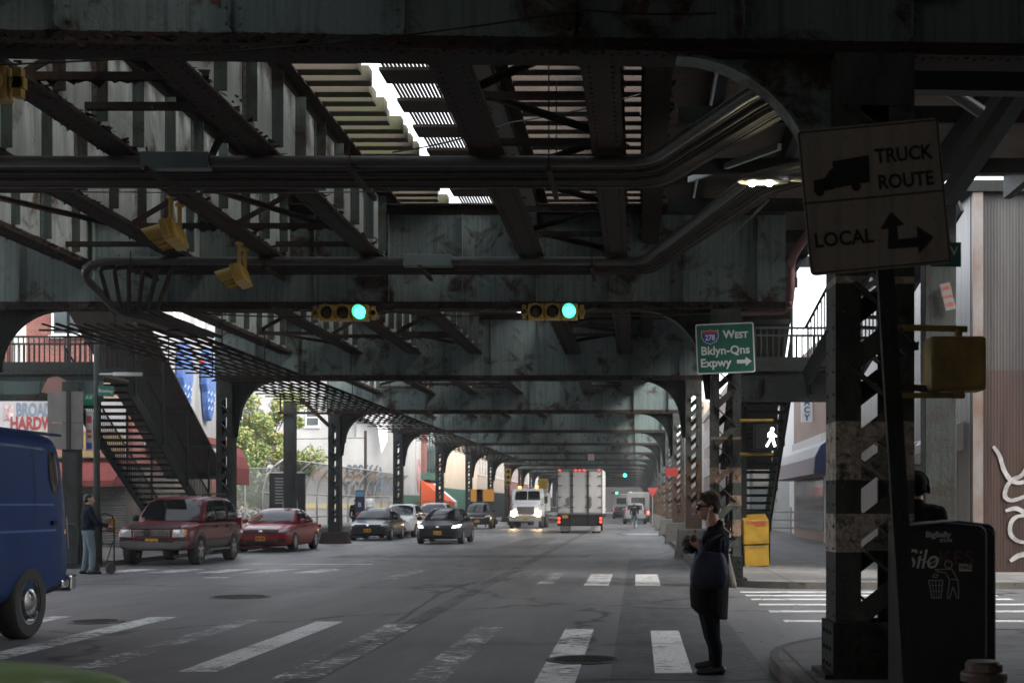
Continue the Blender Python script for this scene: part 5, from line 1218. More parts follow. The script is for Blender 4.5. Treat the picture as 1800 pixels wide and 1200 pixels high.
# expressway sign
Y = 25.9; t = thing('expressway_sign', 'green interstate expressway sign with a white arrow on the second column', 'sign', W(1275,612,Y)); t.rotation_euler = (0,R(-2.4),0); q, s_ = sign_px(1275,612,Y,2.4)
pl = MB().prism(rounded(-.565,.565,-.485,.485,.04), 0, .01, 'Y').build('panel', SIGNW, t); MB().prism(rounded(-.54,.54,-.46,.46,.03), -.004, -.0005, 'Y').build('green_face', SIGNG, pl)
def tx(b_, u, v, sz, **k): a, z = q(u,v); text(b_, sz, SIGNW, pl, (a,-.006,z), **k)
tx('W',1281,588,.21,bold=.006); tx('EST',1303,589,.165,bold=.006); tx('Bklyn-Qns',1275,616,.225,bold=.005); tx('Expwy',1258,638,.225,bold=.005)
a, z = q(1308,635); MB().prism([(a-.14,z-.035),(a+.03,z-.035),(a+.03,z-.09),(a+.15,z),(a+.03,z+.09),(a+.03,z+.035),(a-.14,z+.035)],-.006,-.0042,'Y').build('arrow', SIGNW, pl)
a, z = q(1248,592); sh = [(a-.15,z+.12),(a-.075,z+.105),(a,z+.125),(a+.075,z+.105),(a+.15,z+.12),(a+.16,z+.0),(a+.11,z-.09),(a,z-.14),(a-.11,z-.09),(a-.16,z)]
MB().prism([(a+(x-a)*1.08,z+(y-z)*1.08) for x,y in sh],-.0055,-.0042,'Y').build('shield', SIGNW, pl); MB().prism(sh,-.0075,-.0056,'Y').build('shield_blue', SIGNB, pl); MB().prism([(a-.15,z+.12),(a-.075,z+.105),(a,z+.125),(a+.075,z+.105),(a+.15,z+.12),(a+.155,z+.07),(a-.155,z+.07)],-.009,-.0076,'Y').build('shield_red', SIGNR, pl); text('278',.15,SIGNW,pl,(a,-.0095,z-.02),sx=.85,bold=.004)
# hanging green lights
GRN = glow('green_signal_light', (.03,.80,.55), 2.2); DARKL = pm('unlit_lens', (.02,.016,.012), .15)
def signal(loc, rz, label, group, lit=True, posts=None, vis=.25):
    t = thing('traffic_light', label, 'traffic light', loc, rz, group); secs = []
    for i, x in enumerate((-.32,0,.32)):
        o = MB().b(x-.155,x+.155,-.07,.13,-.155,.155).build('signal_section', SIGY, t, bevel=.02); secs.append(o)
        vs = []; n = 18
        mb = MB(); ou, inn = [], []
        for k in range(n+1):
            a = R(-40+260*k/n); ou.append((.138*math.cos(a),.138*math.sin(a))); inn.append((.128*math.cos(a),.128*math.sin(a)))
        vv = [Vector((x+a,-.07,b_)) for a,b_ in ou]+[Vector((x+a,-vis+.10*(1-b_/.138)*.5,b_)) for a,b_ in ou]
        mb.add(vv,[(k,k+1,n+2+k,n+1+k) for k in range(n)]); vz = mb.build('visor', SIGY, o); md = vz.modifiers.new('t','SOLIDIFY'); md.thickness = .008
        MB().lathe([(.125,.005),(.1,-.025),(.05,-.04),(.005,-.045)],(x,-.072,0),'Y',20).build('lens', GRN if (i == 2 and lit) else REDL if (i == 0 and not lit) else DARKL, o, smooth=True)
    mb = MB(); mb.b(-.62,-.49,-.03,.05,-.05,.05).b(.49,.62,-.03,.05,-.05,.05)
    for x in (-.56,.56): mb.b(x-.04,x+.04,-.03,.05,-.13,.13)
    secs.append(mb.build('bracket', SIGY, t))
    if posts:
        for o in secs: o.rotation_euler = (R(18),0,0)
        for x in (-.3,.3): MB().cyl((x,.05,.15),(x,.05,posts),.035,10).lathe([(.07,0),(.07,.05),(.04,.06)],(x,.05,posts-.05)).build('hanger_post', SIGY, t)
    else: MB().b(-.5,.5,.13,.2,-.04,.04).build('mount', RUST, t)
    return t
signal(W(605,550,25.95)+Vector((0,0,.0)), 0, 'green-lit horizontal traffic light with a glaring lamp, over the oncoming lane', 'lit signals over the street')
signal(W(972,548,25.95), 0, 'green-lit horizontal traffic light over the middle of the street', 'lit signals over the street')
gg = 'yellow signals hung from a girder'
sg = signal((-7.2,20.7,5.78), R(-83), 'yellow signal head seen end-on, hanging larger and nearer below the girder', gg, False, .56, .36)
sg = signal((-7.2,24.2,5.74), R(-83), 'yellow signal head seen end-on, hanging smaller beside the lower conduits', gg, False, .56, .36)
signal(W(20,146,11.9)-Vector((.5,0,0)), 0, 'grimy yellow signal housing tucked in the top corner under the nearest girder', gg, False)
for u, v, Y in ((1097,835,150),(1083,866,230),(1108,866,235)):
    t = thing('traffic_light', 'tiny distant green traffic light down the tunnel', 'traffic light', W(u,v,Y), 0, 'distant green lights'); MB().b(-.9,.35,.0,.25,-.2,.2).build('housing', SIGYD, t); MB().lathe([(.20,-.02),(.12,-.06),(.01,-.08)],(.1,0,0),'Y',14).build('lens', GRN, t)
t = thing('traffic_light', 'upright yellow traffic light left of the dump truck', 'traffic light', W(893,838,110)); MB().b(-.22,.22,0,.3,-.7,.7).build('housing', SIGY, t)
for z in (-.45,0,.45): MB().lathe([(.15,-.02),(.08,-.05),(.01,-.06)],(0,0,z),'Y',12).build('lens', DARKL, t)
MB().cyl((0,.2,-4),(0,.2,-.7),.06,8).build('post', DARKS, t)
t = thing('traffic_light', 'back of a yellow traffic light above the dump truck', 'traffic light', W(954,850,108)); MB().b(-.4,.4,0,.3,-.42,.42).build('housing', SIGY, t, bevel=.12); MB().cyl((0,.2,-3.5),(0,.2,-.4),.05,8).build('post', DARKS, t)
for u, w, lb in ((853,.65,'orange roadwork sign board beside the black off-roader'),(838,.45,'second smaller orange sign board by the beige wall')):
    t = thing('work_sign', lb, 'sign', W(u,870,100)); MB().b(-w,w,0,.05,-.45,.45).build('panel', pm('work_orange', (.70,.28,.03), .5), t); MB().cyl((0,.1,-2.4),(0,.1,-.3),.04,6).build('post', DARKS, t)
# street lamp lit
LAMPG = glow('lamp_glow', (1,.90,.58), 18)
t = thing('street_lamp', 'glowing street lamp reaching left from behind the truck route sign', 'street lamp', W(1338,318,17.0))
mb = MB(); mb.loft([[Vector((x,y,z)) for y,z in ((-w,0),(-w*.7,-.03*k),(w*.7,-.03*k),(w,0),(w*.7,.09*k),(-w*.7,.09*k))] for x,w,k in ((-.30,.02,.1),(-.22,.12,.8),(-.05,.16,1),(.18,.15,1),(.34,.06,.8))]); mb.build('housing', pm('lamp_housing_grey', (.3,.3,.29), .4, .5), t, smooth=True)
for x in (-.12,.10): MB().ell((x,-.06,-.055),(.042,.06,.03),12,8).build('bulb', LAMPG, t, smooth=True)
MB().ell((-.02,0,-.015),(.28,.13,.03),18,8).build('diffuser', glow('lamp_diffuser', (1,.84,.5), .22), t, smooth=True)
ld = bpy.data.lights.new('lamp_light','POINT'); ld.energy = 2.5; ld.color = (1,.86,.55); ld.shadow_soft_size = .12; lo_ = bpy.data.objects.new('lamp_light', ld); link(lo_, t); lo_.location = (0,.1,-.25)
MB().tube([(.3,0,.03),(.9,.1,.02),(1.4,.3,-.1)],.035,8).build('arm', GALV, t, smooth=True)

t = thing('street_lamp', 'unlit grey street lamp head on a pole by the stair landing', 'street lamp', W(170,900,33.6)); t.location.z = .13
MB().tube([(0,0,0),(0,0,2.2),(0,0,5.9)],[.11,.08,.07],10).build('pole', COLS, t, smooth=True); z = W(170,658,33.6).z-.13
MB().tube([(0,0,z-.0),(.45,-.05,z)],.03,8).build('arm', GALV, t); MB().loft([[Vector((x,y,zz+z)) for y,zz in ((-w,-.04),(w,-.04),(w*.8,.05),(-w*.8,.05))] for x,w in ((.42,.06),(.5,.12),(.85,.11),(1.15,.03))]).build('lamp_head', pm('pale_lamp_grey', (.42,.41,.38), .5), t)
# left corner sign posts
gb_ = pm('grey_sign_back', (.15,.14,.125), .6, 0, (.115,.105,.095), 3)
t = thing('sign_post', 'dark thick post carrying two stacked blank grey sign backs', 'sign post', W(127,900,33.9)); t.location.z = .13; s_ = 33.9/F
MB().b(-.20,.20,-.14,.14,0,4.6).build('post', COLS, t)
for v0, v1 in ((689,743),(744,790)): MB().b((90-127)*s_,(152-127)*s_,-.21,-.19,H-(v1-VC)*s_-.13,H-(v0-VC)*s_-.13).build('sign_back', gb_, t)
MB().b(-.045,.045,-.26,-.211,H-(790-VC)*s_-.13,H-(689-VC)*s_-.13).build('rib', BLK, t)
t = thing('street_name_sign', 'small green Broadway street name sign on the lamp pole', 'sign', W(186,687,33.4)); t.rotation_euler = (0,R(3),0); MB().b(-.2,.2,0,.02,-.13,.13).build('panel', SIGNG, t); text('Broadway',.125,SIGNW,t,(0,-.003,0),sx=.72)
t = thing('street_name_sign', 'green street name sign ending in AV, half hidden by the grey sign backs', 'sign', W(148,702,34.3)); MB().b(-.3,.24,0,.02,-.15,.15).build('panel', pm('bright_sign_green', (.01,.20,.10), .4), t); text('AV',.15,SIGNW,t,(.12,-.003,.05))
t = thing('parking_sign', 'narrow white parking sign below the Broadway name sign', 'sign', W(157,757,33.9)); MB().b(-.09,.09,0,.02,-.5,.5).build('panel', OFFW, t); mb = MB(); mb.b(-.06,.06,-.004,-.0005,.2,.38).b(-.06,.05,-.004,-.0005,-.05,.03).b(-.05,.06,-.004,-.0005,-.18,-.1); mb.build('print', SIGNR, t); MB().b(-.07,.07,-.004,-.0005,-.46,-.3).build('blue_print', SIGNB, t)
t = thing('street_name_sign', 'green street sign showing a letter V behind the truck sign', 'sign', W(1672,447,9.4)); MB().b(-.14,.07,0,.02,-.085,.085).build('panel', SIGNG, t); text('V',.09,SIGNW,t,(.02,-.003,.02))
t = thing('paper_sign', 'small tilted red-and-white cash for cars notice on the box column', 'sign', W(1666,521,25.6)); t.rotation_euler = (0,R(-14),0); MB().b(-.10,.10,0,.02,-.26,.26).build('panel', pm('faded_notice', (.14,.125,.115), .7), t)
for i, b_ in enumerate(('CASH','FOR CARS','CALL')): text(b_,.10 if i != 1 else .055,SIGNR,t,(0,-.003,.16-i*.16),bold=.001,sx=.65 if i != 1 else .8)
t = thing('paper_sign', 'white and pink notice hanging from a far girder above the box truck', 'sign', W(1039,803,99)); MB().b(-.22,.22,0,.02,-.24,.24).build('panel', OFFW, t)
for i, b_ in enumerate(('CASH','FOR','CARS')): text(b_,.15,SIGNR,t,(0,-.003,.14-i*.15),bold=.004)
t = thing('warning_sign', 'small red warning plate on a far right column', 'sign', W(1181,829,55.6)); MB().b(-.26,.26,0,.02,-.18,.18).build('panel', SIGNR, t)
t = thing('yield_sign', 'tiny red triangular sign beyond the right columns', 'sign', W(1147,865,100)); MB().prism([(-.4,.35),(.4,.35),(0,-.4)],0,.03,'Y').build('panel', SIGNR, t); MB().cyl((0,.05,-2.4),(0,.05,.2),.04,6).build('post', GALV, t)
# info totem, kiosks
t = thing('info_totem', 'tall black information totem on the left pavement by the square post', 'totem', W(504,930,57)); t.location.z = .13; MB().b(-.75,.75,0,.25,0,2.85).build('panel', BLK, t, bevel=.02); MB().b(-.76,.76,-.01,.26,2.851,2.9).build('cap', OFFW, t)
mb = MB()
for i in range(9): mb.b(-.5,-.5+random.uniform(.3,.9),-.012,-.0005,2.6-i*.13,2.64-i*.13)
mb.build('print', pm('grey_print', (.3,.3,.3), .6), t)
t = thing('info_totem', 'blue and black wayfinding totem marked B by the curved fence', 'totem', W(632,930,64)); t.location.z = .13; MB().b(-.2,.22,0,.2,0,2.2).build('panel', pm('totem_navy', (.02,.03,.06), .4), t); MB().b(-.19,.21,-.01,-.0005,1.9,2.15).build('blue_band', pm('totem_blue', (.12,.28,.42), .4), t); text('B',.3,SIGNW,t,(0,-.012,1.5)); MB().b(-.15,.17,-.01,-.0005,1.0,1.15).build('red_band', SIGNR, t)
# pedestrian signals on columns
t = thing('pedestrian_signal', 'lit white walking-man signal on the second column', 'pedestrian signal', W(1347,768,25.8)); MB().b(-.23,.23,0,.25,-.25,.25).build('housing', BLKP, t, bevel=.025); MB().b(-.20,.20,-.006,-.0005,-.22,.22).build('face', pm('signal_face_black', (.012,.012,.014), .3), t)
WM = glow('white_walking_man', (.86,.93,1), 7); mb = MB(); k = .2/20
mn = lambda pts: [((u-447)*.0046,(v-1098)*-.0046) for u,v in pts]; ox = .085
mb.prism([(a+ox,b_) for a,b_ in arc(.03,.15,.035,.035,0,345,12)],-.012,-.006,'Y')
for pts in (((-.01,.11),(.05,.12),(.06,.0),(0,-.02)),((.04,.11),(.075,.05),(.115,.03),(.11,.01),(.06,.025),(.03,.08)),((0,.11),(-.05,.08),(-.06,0),(-.035,0),(-.025,.06),(.01,.08)),((.0,.0),(.04,-.01),(-.02,-.10),(-.06,-.185),(-.095,-.175),(-.05,-.09)),((.02,0),(.062,0),(.075,-.09),(.10,-.17),(.065,-.185),(.035,-.09))):
    mb.prism([(a+ox,b_) for a,b_ in pts],-.0115-random.uniform(0,.0004),-.006,'Y')
mb.build('walking_man', WM, t); mb = MB()
for z in (.33,-.32): mb.cyl((-.5,.15,z),(.15,.15,z),.03,8)
mb.build('mount_arms', SIGYD, t)
t = thing('pedestrian_signal', 'grimy yellow back of a pedestrian signal beside the nearest column', 'pedestrian signal', W(1678,641,10.7)); MB().b(-.225,.225,-.14,.14,-.215,.215).build('housing', SIGYD, t, bevel=.03)
mb = MB(); mb.cyl((-.46,.0,.30),(.1,.0,.285),.026,10); mb.cyl((.03,.0,.20),(.03,.0,.30),.035,10); mb.cyl((-.5,0,-.245),(.08,0,-.245),.022,8); mb.b(-.01,.07,-.02,.02,-.27,-.2); mb.build('mount_arms', SIGYD, t)
mb = MB(); mb.bar((-.55,.02,-.16),(-.12,.02,-.20),.05,.05); mb.bar((-.62,0,.43),(-.36,0,.41),.05,.06); mb.build('steel_arm', RUST, t)
mb = MB()
for i in range(7): a = i*.9; mb.tube([(-.5+.03*math.cos(a),.0,.34-.03*i),(-.36+.05*math.sin(a),-.08,.18-.02*i),(-.30,-.05,.12+.01*i),(-.5,.02,.10-.05*i)],.008,5)
mb.build('loose_wires', BLK, t)
# newspaper box
Y = GY(995,.13); t = thing('newspaper_box', 'battered yellow free newspaper box leaning beside the second column', 'newspaper box', (W(1332,995,Y).x, Y, .13), R(6)); t.rotation_euler = (0,R(-2.5),R(6)); YB_ = pm('newspaper_box_yellow', (.42,.25,.018), .45, 0, (.30,.17,.015), 4)
MB().b(-.30,.30,.05,.5,0,.52).build('base_cabinet', YB_, t, bevel=.02); MB().prism([(0,.54),(.5,.54),(.5,1.24),(.34,1.26),(-.02,1.12)],-.31,.31,'X').build('upper_cabinet', YB_, t, bevel=.02)
MB().b(-.26,.26,-.015,-.004,.60,.98).build('door', YB_, t, bevel=.01); o = MB().b(-.30,.30,-.01,.0,1.0,1.1).build('title_strip', YB_, t); text('El Especialito',.115,SIGNR,o,(0,-.025,1.07),sx=.8,bold=.003); text('GRATIS',.075,SIGNR,o,(.1,-.025,.99),bold=.003); MB().b(-.1,.25,-.03,-.02,.5,.53).build('handle', BLK, t)
# litter compactors
def compactor(loc, rz, label, w=.66, main=False):
    t = thing('litter_bin', label, 'litter bin', loc, rz, 'dark litter compactors'); h = 1.34; prof = [(-w/2,0),(w/2,0),(w/2,h-.14)]+arc(w/2-.08,h-.10,.08,.08,0,70,4)+[(0,h+.005)]+[(-a,b_) for a,b_ in arc(w/2-.08,h-.10,.08,.08,0,70,4)][::-1]+[(-w/2,h-.14)]
    MB().prism(prof, 0, .62, 'Y').build('cabinet', BLKP, t, bevel=.025, seg=3); MB().prism([(x*.94,.04+z*.94) for x,z in prof], -.02, .001, 'Y').build('front_panel', BLKP, t, bevel=.012)
    return t
t = compactor((2.385,10.35,.13), 0, 'black litter compactor with a scribbled tag and litter-man symbol, nearest bin', main=True); PRT = pm('worn_white_print', (.34,.34,.34), .6)
y = -.021; text('BigBelly', .062, PRT, t, (-.06,y,1.245), bold=.002); text('SOLAR', .032, PRT, t, (0,y,1.20), bold=.001); text('Silo', .21, pm('silver_marker', (.42,.41,.38), .5), t, (-.19,y,1.05), shear=.25, sx=.85, bold=.001)
s_ = 10.35/F; X0 = 2.385; ip = lambda u,v: Vector(((u-UC)*s_-X0, y-.002, H-(v-VC)*s_-.13)); mb = MB(); MK = pm('litter_man_grey', (.30,.30,.30), .6)
def ln(*p, w=.006):
    for i in range(len(p)-1): mb.bar(ip(*p[i]), ip(*p[i+1]), .003, w, up=(0,0,1) if abs(p[i][0]-p[i+1][0]) > abs(p[i][1]-p[i+1][1]) else (1,0,0))
ln(*[(1666+6.5*math.cos(R(a)),991+6.5*math.sin(R(a))) for a in range(0,361,20)]); ln((1642,1000),(1672,999),(1682,1018),(1670,1017)); ln((1642,1000),(1648,1004),(1660,1005),(1668,1018),(1664,1050)); ln((1664,1050),(1668,1050),(1674,1030),(1681,1050),(1684,1050),(1683,1018))
ln((1631,1019),(1656,1019),(1653,1050),(1637,1050),(1631,1019)); ln((1632,1028),(1655,1028),w=.004); ln((1634,1038),(1654,1038),w=.004); ln((1637,1019),(1641,1050),w=.004); ln((1643.5,1019),(1645,1050),w=.004); ln((1650,1019),(1649,1050),w=.004); ln((1638,1013),(1641,1008),(1648,1009),(1645,1014),(1638,1013))
mb.build('litter_man_symbol', MK, t); mb = MB(); ln((1612,980),(1622,984),(1634,990),(1650,981),w=.008); mb.build('tag_underline', pm('silver_marker_line', (.42,.41,.38), .5), t)
a, b_ = ip(1685,990), ip(1707,1003); MB().b(a.x,b_.x,y-.002,y+.001,b_.z,a.z).build('sticker', OFFW, t); text('HAG', .05, BLK, t, ((a.x+b_.x)/2,y-.004,(a.z+b_.z)/2), sx=.8, bold=.002); text('KES', .16, pm('dull_red_marker', (.06,.014,.012), .6), t, (.08,y,1.06), sx=1.1)
compactor((2.70,11.2,.13), 0, 'scuffed black litter bin peeking out behind the nearest compactor', .62); compactor((W(1332,905,34).x-.05,33.6,.13), 0, 'black litter compactor standing behind the yellow newspaper box', .66)
# standpipe in the corner
t = thing('standpipe', 'brown capped standpipe in the bottom corner beside the litter compactor', 'standpipe', (2.36,9.1,.0)); MB().lathe([(.10,0),(.10,.40),(.115,.41),(.155,.41),(.158,.455),(.15,.47),(.125,.475),(.125,.525),(.11,.545),(.02,.55)],n=28).build('cap', pm('brown_cast_iron', (.10,.072,.055), .45, .3, (.06,.045,.035), 8), t, smooth=False); 
# bike rack, post box shapes by the left kerb
t = thing('bike_rack', 'black inverted-U bicycle rack on the left corner pavement', 'bike rack', W(125,985,33.75)); t.location.z = .13; MB().tube([(-.2,0,0),(-.2,0,.8)]+[(.2*math.cos(R(a)),0,.8+.2*math.sin(R(a))) for a in range(165,14,-15)]+[(.2,0,.8),(.2,0,0)],.035,8).build('hoop', BLK, t, smooth=True)
t = thing('mail_box', 'dark green relay mail box behind the bicycle rack', 'mail box', W(128,985,34.8)); t.location.z = .13; MB().prism([(-.32,.1),(.32,.1),(.32,1.0)]+arc(0,1.0,.32,.3,0,180,10)+[(-.32,1.0)],0,.55,'Y').build('box', DARKS, t, bevel=.02); MB().b(-.28,-.2,.05,.12,0,.1).b(.2,.28,.05,.12,0,.1).build('feet', DARKS, t)

# ------------------------------------------------------------------ people
CLOTHK = pm('black_knit_cloth', (.009,.0085,.009), .95, 0, (.017,.016,.0165), 14, (1,1,1), .3, 60, spec=.08); NAVYC = pm('navy_cloth', (.008,.011,.022), .9, 0, (.013,.016,.03), 9, (1,1,1), .2, 50, spec=.1); DENIM = pm('pale_blue_denim', (.10,.145,.18), .9, 0, (.16,.205,.24), 6, (1,1,.4), .2, 60); DENIMD = pm('dark_denim', (.005,.006,.010), .9, 0, (.009,.011,.017), 8, spec=.08)
LEATHB = pm('black_shoe_leather', (.012,.011,.011), .35); BAGN = pm('navy_nylon_bag', (.022,.026,.05), .6, 0, (.036,.041,.07), 5, (1,1,1), .6, 14, spec=.2); CANV = pm('cream_canvas', (.40,.36,.28), .85); SHADES = pm('sunglass_black', (.006,.006,.007), .12)
def pants_shoe(mb, heel, toe, w=.042):
    heel, toe = Vector(heel), Vector(toe); m = heel.lerp(toe,.55)
    mb.cap(heel+Vector((0,0,.045)), w*.95, m+Vector((0,0,.035)), w*.9); mb.cap(m+Vector((0,0,.03)), w*.9, toe+Vector((0,0,.028)), w*.7); mb.cap(heel+Vector((0,0,.02)), w*.6, toe+Vector((0,0,.014)), w*.35)
def head(mb, c, face, s=1.0):
    """skull, jaw, nose, ears and lips round centre c, looking along the flat vector face"""
    c = Vector(c); f = Vector(face).normalized(); r = f.cross(Vector((0,0,1))); M = Matrix((r, f, Vector((0,0,1)))).transposed()
    p = lambda x,y,z: c+M@Vector((x*s,y*s,z*s))
    mb.ell(p(0,-.012,.035),(.074*s,.094*s,.085*s),16,12,M); mb.ell(p(0,.02,-.03),(.060*s,.070*s,.085*s),14,10,M); mb.ell(p(0,.052,-.078),(.036*s,.032*s,.028*s),12,8,M)
    mb.cap(p(0,.088,.012),.009*s,p(0,.110,-.022),.014*s,8); mb.ell(p(0,.092,-.052),(.024*s,.010*s,.007*s),10,6,M); mb.ell(p(0,.090,-.064),(.02*s,.010*s,.008*s),10,6,M)
    for e in (-1,1): mb.ell(p(e*.078,-.012,-.0),(.011*s,.022*s,.034*s),10,8,M); mb.ell(p(e*.035,.072,-.005),(.03*s,.02*s,.018*s),8,6,M)
    mb.ell(p(0,.078,.035),(.055*s,.02*s,.014*s),10,6,M)
    return p, M
def hand(mb, wrist, palm_dir, up, s=1.0, curl=.9):
    """palm, four unequal curled fingers and a thumb from its side"""
    w = Vector(wrist); d = Vector(palm_dir).normalized(); u = Vector(up); u = (u-d*u.dot(d)).normalized(); n = d.cross(u)
    k = w+d*.075*s; mb.cap(w, .026*s, w+d*.03*s, .028*s); 
    for i in (-1.4,-.5,.5,1.4): mb.cap(w+d*.02*s+u*i*.014*s, .016*s, k+u*i*.019*s, .013*s, 8)
    for i, L in ((1.4,.9),(.5,1.0),(-.5,.94),(-1.4,.74)):
        a = k+u*i*.019*s; th = 0; p = a; r = .0098*s
        for seg, ln_ in enumerate((.04,.028,.022)):
            th += curl*(.7+.15*seg); q = p+(d*math.cos(th)+n*math.sin(th))*ln_*L*s; mb.cap(p, r, q, r*.92, 7); p = q; r *= .92
    b_ = w+d*.03*s+u*.03*s; q = b_+(d*.6+u*.5+n*.5).normalized()*.04*s; mb.cap(b_, .014*s, q, .011*s, 8); mb.cap(q, .011*s, q+(d*.75+n*.6).normalized()*.03*s, .009*s, 8)
# woman waiting at the crossing: everything relative to her feet, facing -x
YW = 12.75; t = thing('person', 'woman in black coat and sunglasses standing side-on at the crossing with a navy tote', 'person', (W(1250,1183,YW).x, YW, 0)); K = YW/F
def w3(u, v, y=0): return Vector(((u-1250)*K, y, (1183-v)*K))
b = MB()
p, M = head(b, w3(1245,892), (-1,-.10,0), 1.06); b.cap(w3(1251,908), .064, w3(1256,935), .078)
# legs, ankles
for y, du, dv in ((-.075,0,0),(.085,-5,-7)):
    b.cap(w3(1247+du,1062,y), .088, w3(1253+du*.6,1118,y), .058); b.cap(w3(1253+du*.6,1118,y), .056, w3(1258+du*.4,1136,y), .053); b.cap(w3(1258+du*.4,1136,y), .053, w3(1260+du,1168+dv,y), .036); b.cap(w3(1260+du,1168+dv,y),.034,w3(1259+du,1176+dv,y),.036); b.cap(w3(1259+du,1176+dv,y),.034,w3(1238+du,1181+dv,y),.022)
b.ell(w3(1248,1040), (.15,.17,.14)); b.cap(w3(1249,1030),.15,w3(1252,960),.15); b.cap(w3(1256,946,-.10),.05,w3(1256,946,.10),.05)
# arms: near one bent, forearm forward and up to the chest; far one the same beyond it
b.cap(w3(1262,952,-.16),.042,w3(1268,985,-.20),.045); b.cap(w3(1268,985,-.20),.044,w3(1234,968,-.17),.031); b.cap(w3(1234,968,-.17),.030,w3(1226,956,-.12),.026)
b.cap(w3(1258,952,.16),.042,w3(1258,985,.18),.045); b.cap(w3(1258,985,.18),.043,w3(1228,964,.10),.030)
hand(b, w3(1228,960,-.13), (-.55,.25,.75), (-.6,-.3,-.5), 1.05, .75); hand(b, w3(1227,962,.08), (-.6,-.4,.6), (-.4,.6,-.2), 1.05, .7)
body = blob(b, 'body', SKIN, t, .0085, 2)
l = MB()
for y, du, dv in ((-.075,0,0),(.085,-5,-7)): l.cap(w3(1247+du,1062,y), .098, w3(1253+du*.6,1118,y), .068); l.cap(w3(1253+du*.6,1118,y), .066, w3(1258+du*.4,1136,y), .062); l.cap(w3(1258+du*.4,1136,y), .062, w3(1260+du,1166+dv,y), .046)
blob(l, 'trousers', DENIMD, t, .012)
c = MB()   # long open coat, blouse colour shows at the neck
for sec in (): pass
rings = []
for v, u0, u1, w in ((1083,1226,1279,.205),(1066,1214,1280,.225),(1040,1212,1281,.235),(1005,1214,1281,.225),(975,1221,1280,.215),(955,1228,1282,.215),(943,1233,1282,.20),(934,1240,1278,.15),(926,1246,1272,.095),(920,1249,1268,.068)):
    cx, rx = (u0+u1)/2, (u1-u0)/2*K; rings.append([w3(cx,v)+Vector((rx*math.cos(R(a)), w*math.sin(R(a)), .03*math.cos(R(a))*(1 if v > 1070 else 0)*-1)) for a in range(0,360,18)])
c.loft(rings); c.cap(w3(1263,947,-.15),.08,w3(1268,986,-.205),.062); c.cap(w3(1268,986,-.205),.060,w3(1240,971,-.18),.048); c.cap(w3(1258,946,.165),.075,w3(1258,986,.19),.062); c.cap(w3(1258,986,.19),.058,w3(1236,968,.12),.046)
c.cap(w3(1247,930,-.055),.03,w3(1262,922,-.03),.032); c.cap(w3(1247,930,.055),.03,w3(1262,922,.03),.032); c.cap(w3(1264,920,-.03),.042,w3(1264,920,.03),.042)
for i in range(9): a = R(20+i*38); c.cap(w3(1249,1072)+Vector((.14*math.cos(a),.205*math.sin(a),0)),.018,w3(1248,1000)+Vector((.165*math.cos(a),.21*math.sin(a),0)),.012,7)
blob(c, 'coat', CLOTHK, t, .0105, 3)
s_ = MB(); s_.cap(w3(1240,938,-.05),.035,w3(1230,960,-.07),.04); s_.cap(w3(1240,938,.04),.035,w3(1232,962,.05),.04); s_.cap(w3(1239,973,-.185),.044,w3(1231,965,-.165),.041); s_.cap(w3(1232,966,.11),.042,w3(1227,962,.09),.038); blob(s_, 'blouse', pm('blue_printed_blouse', (.035,.06,.13), .8, 0, (.13,.17,.25), 30), t, .0095, 2)
h = MB(); q = lambda x,y,z: p(x,y,z)
h.ell(p(0,-.022,.052),(.085,.103,.086),18,12,M); h.ell(p(0,-.055,.012),(.077,.062,.078),14,10,M); h.ell(p(0,-.058,-.038),(.05,.038,.045),12,8,M); h.ell(p(-.01,.040,.105),(.066,.055,.036),14,8,M)
for e in (-1,1):
    h.cap(p(e*.074,.045,.075),.017,p(e*.080,-.035,.028),.016,8); h.cap(p(e*.078,.01,.04),.012,p(e*.079,.004,.005),.007,7)
for i in range(16): a = random.uniform(-1,1); h.cap(p(.06*a,.03+random.uniform(-.05,.05),.128),.010,p(.07*a+.02,-.06,.12-.03*abs(a)),.007,6)
for i in range(8): a = -1+2*i/7; h.cap(p(.05*a,.07,.108),.011,p(.066*a-.012,.088,.078),.006,6)
blob(h, 'hair', HAIRB, t, .0075, 1, .4)
hs_ = MB(); rn = random.Random(11)
for i in range(110):
    a = rn.uniform(-1,1); y0 = rn.uniform(-.03,.085); x0 = .075*a
    def on(x, y, z0=.055):
        k = math.sqrt(max(.02,1-(x/.088)**2-((y+.022)/.106)**2)); return p(x, y, z0+.090*k)
    pts = [on(x0*.9+.004*rn.gauss(0,1), y0), on(x0*1.0, y0-.035), on(x0*1.06, max(-.11,y0-.075)), on(x0*1.1, max(-.118,y0-.11))]
    hs_.tube([q_+Vector((0,0,rn.uniform(0,.006))) for q_ in pts], [.0035,.0045,.004,.001], 4)
for i in range(50):
    e = rn.choice((-1,1)); y0 = rn.uniform(-.09,.05); hs_.tube([p(e*.078,y0,.085+rn.uniform(-.01,.02)), p(e*.0875,y0-.012,.05), p(e*.086,y0-.024,.018-.25*max(0,-y0)+rn.uniform(-.012,.008))], [.004,.004,.001], 4)
hs_.build('hair_strands', pm('brown_hair_highlight', (.05,.03,.018), .5, 0, (.11,.068,.04), 40), t, smooth=True)
g = MB()
for e in (-1,1): g.ell(p(e*.038,.098,.006),(.040,.016,.031),14,8,M); g.bar(p(e*.068,.090,.018),p(e*.082,-.01,.012),.007,.012)
g.bar(p(-.02,.108,.018),p(.02,.108,.018),.008,.008); g.build('sunglasses', SHADES, t, smooth=True)
e_ = MB(); e_.ell(p(-.086,.0,-.012),(.011,.013,.013),10,7); ea = p(-.088,.004,-.02); e_.tube([ea, ea+Vector((-.02,-.012,-.09)), w3(1236,935,-.10), w3(1231,945,-.11), w3(1233,958,-.14)],.003,5); e_.build('earphones', WHITE, t, smooth=True)
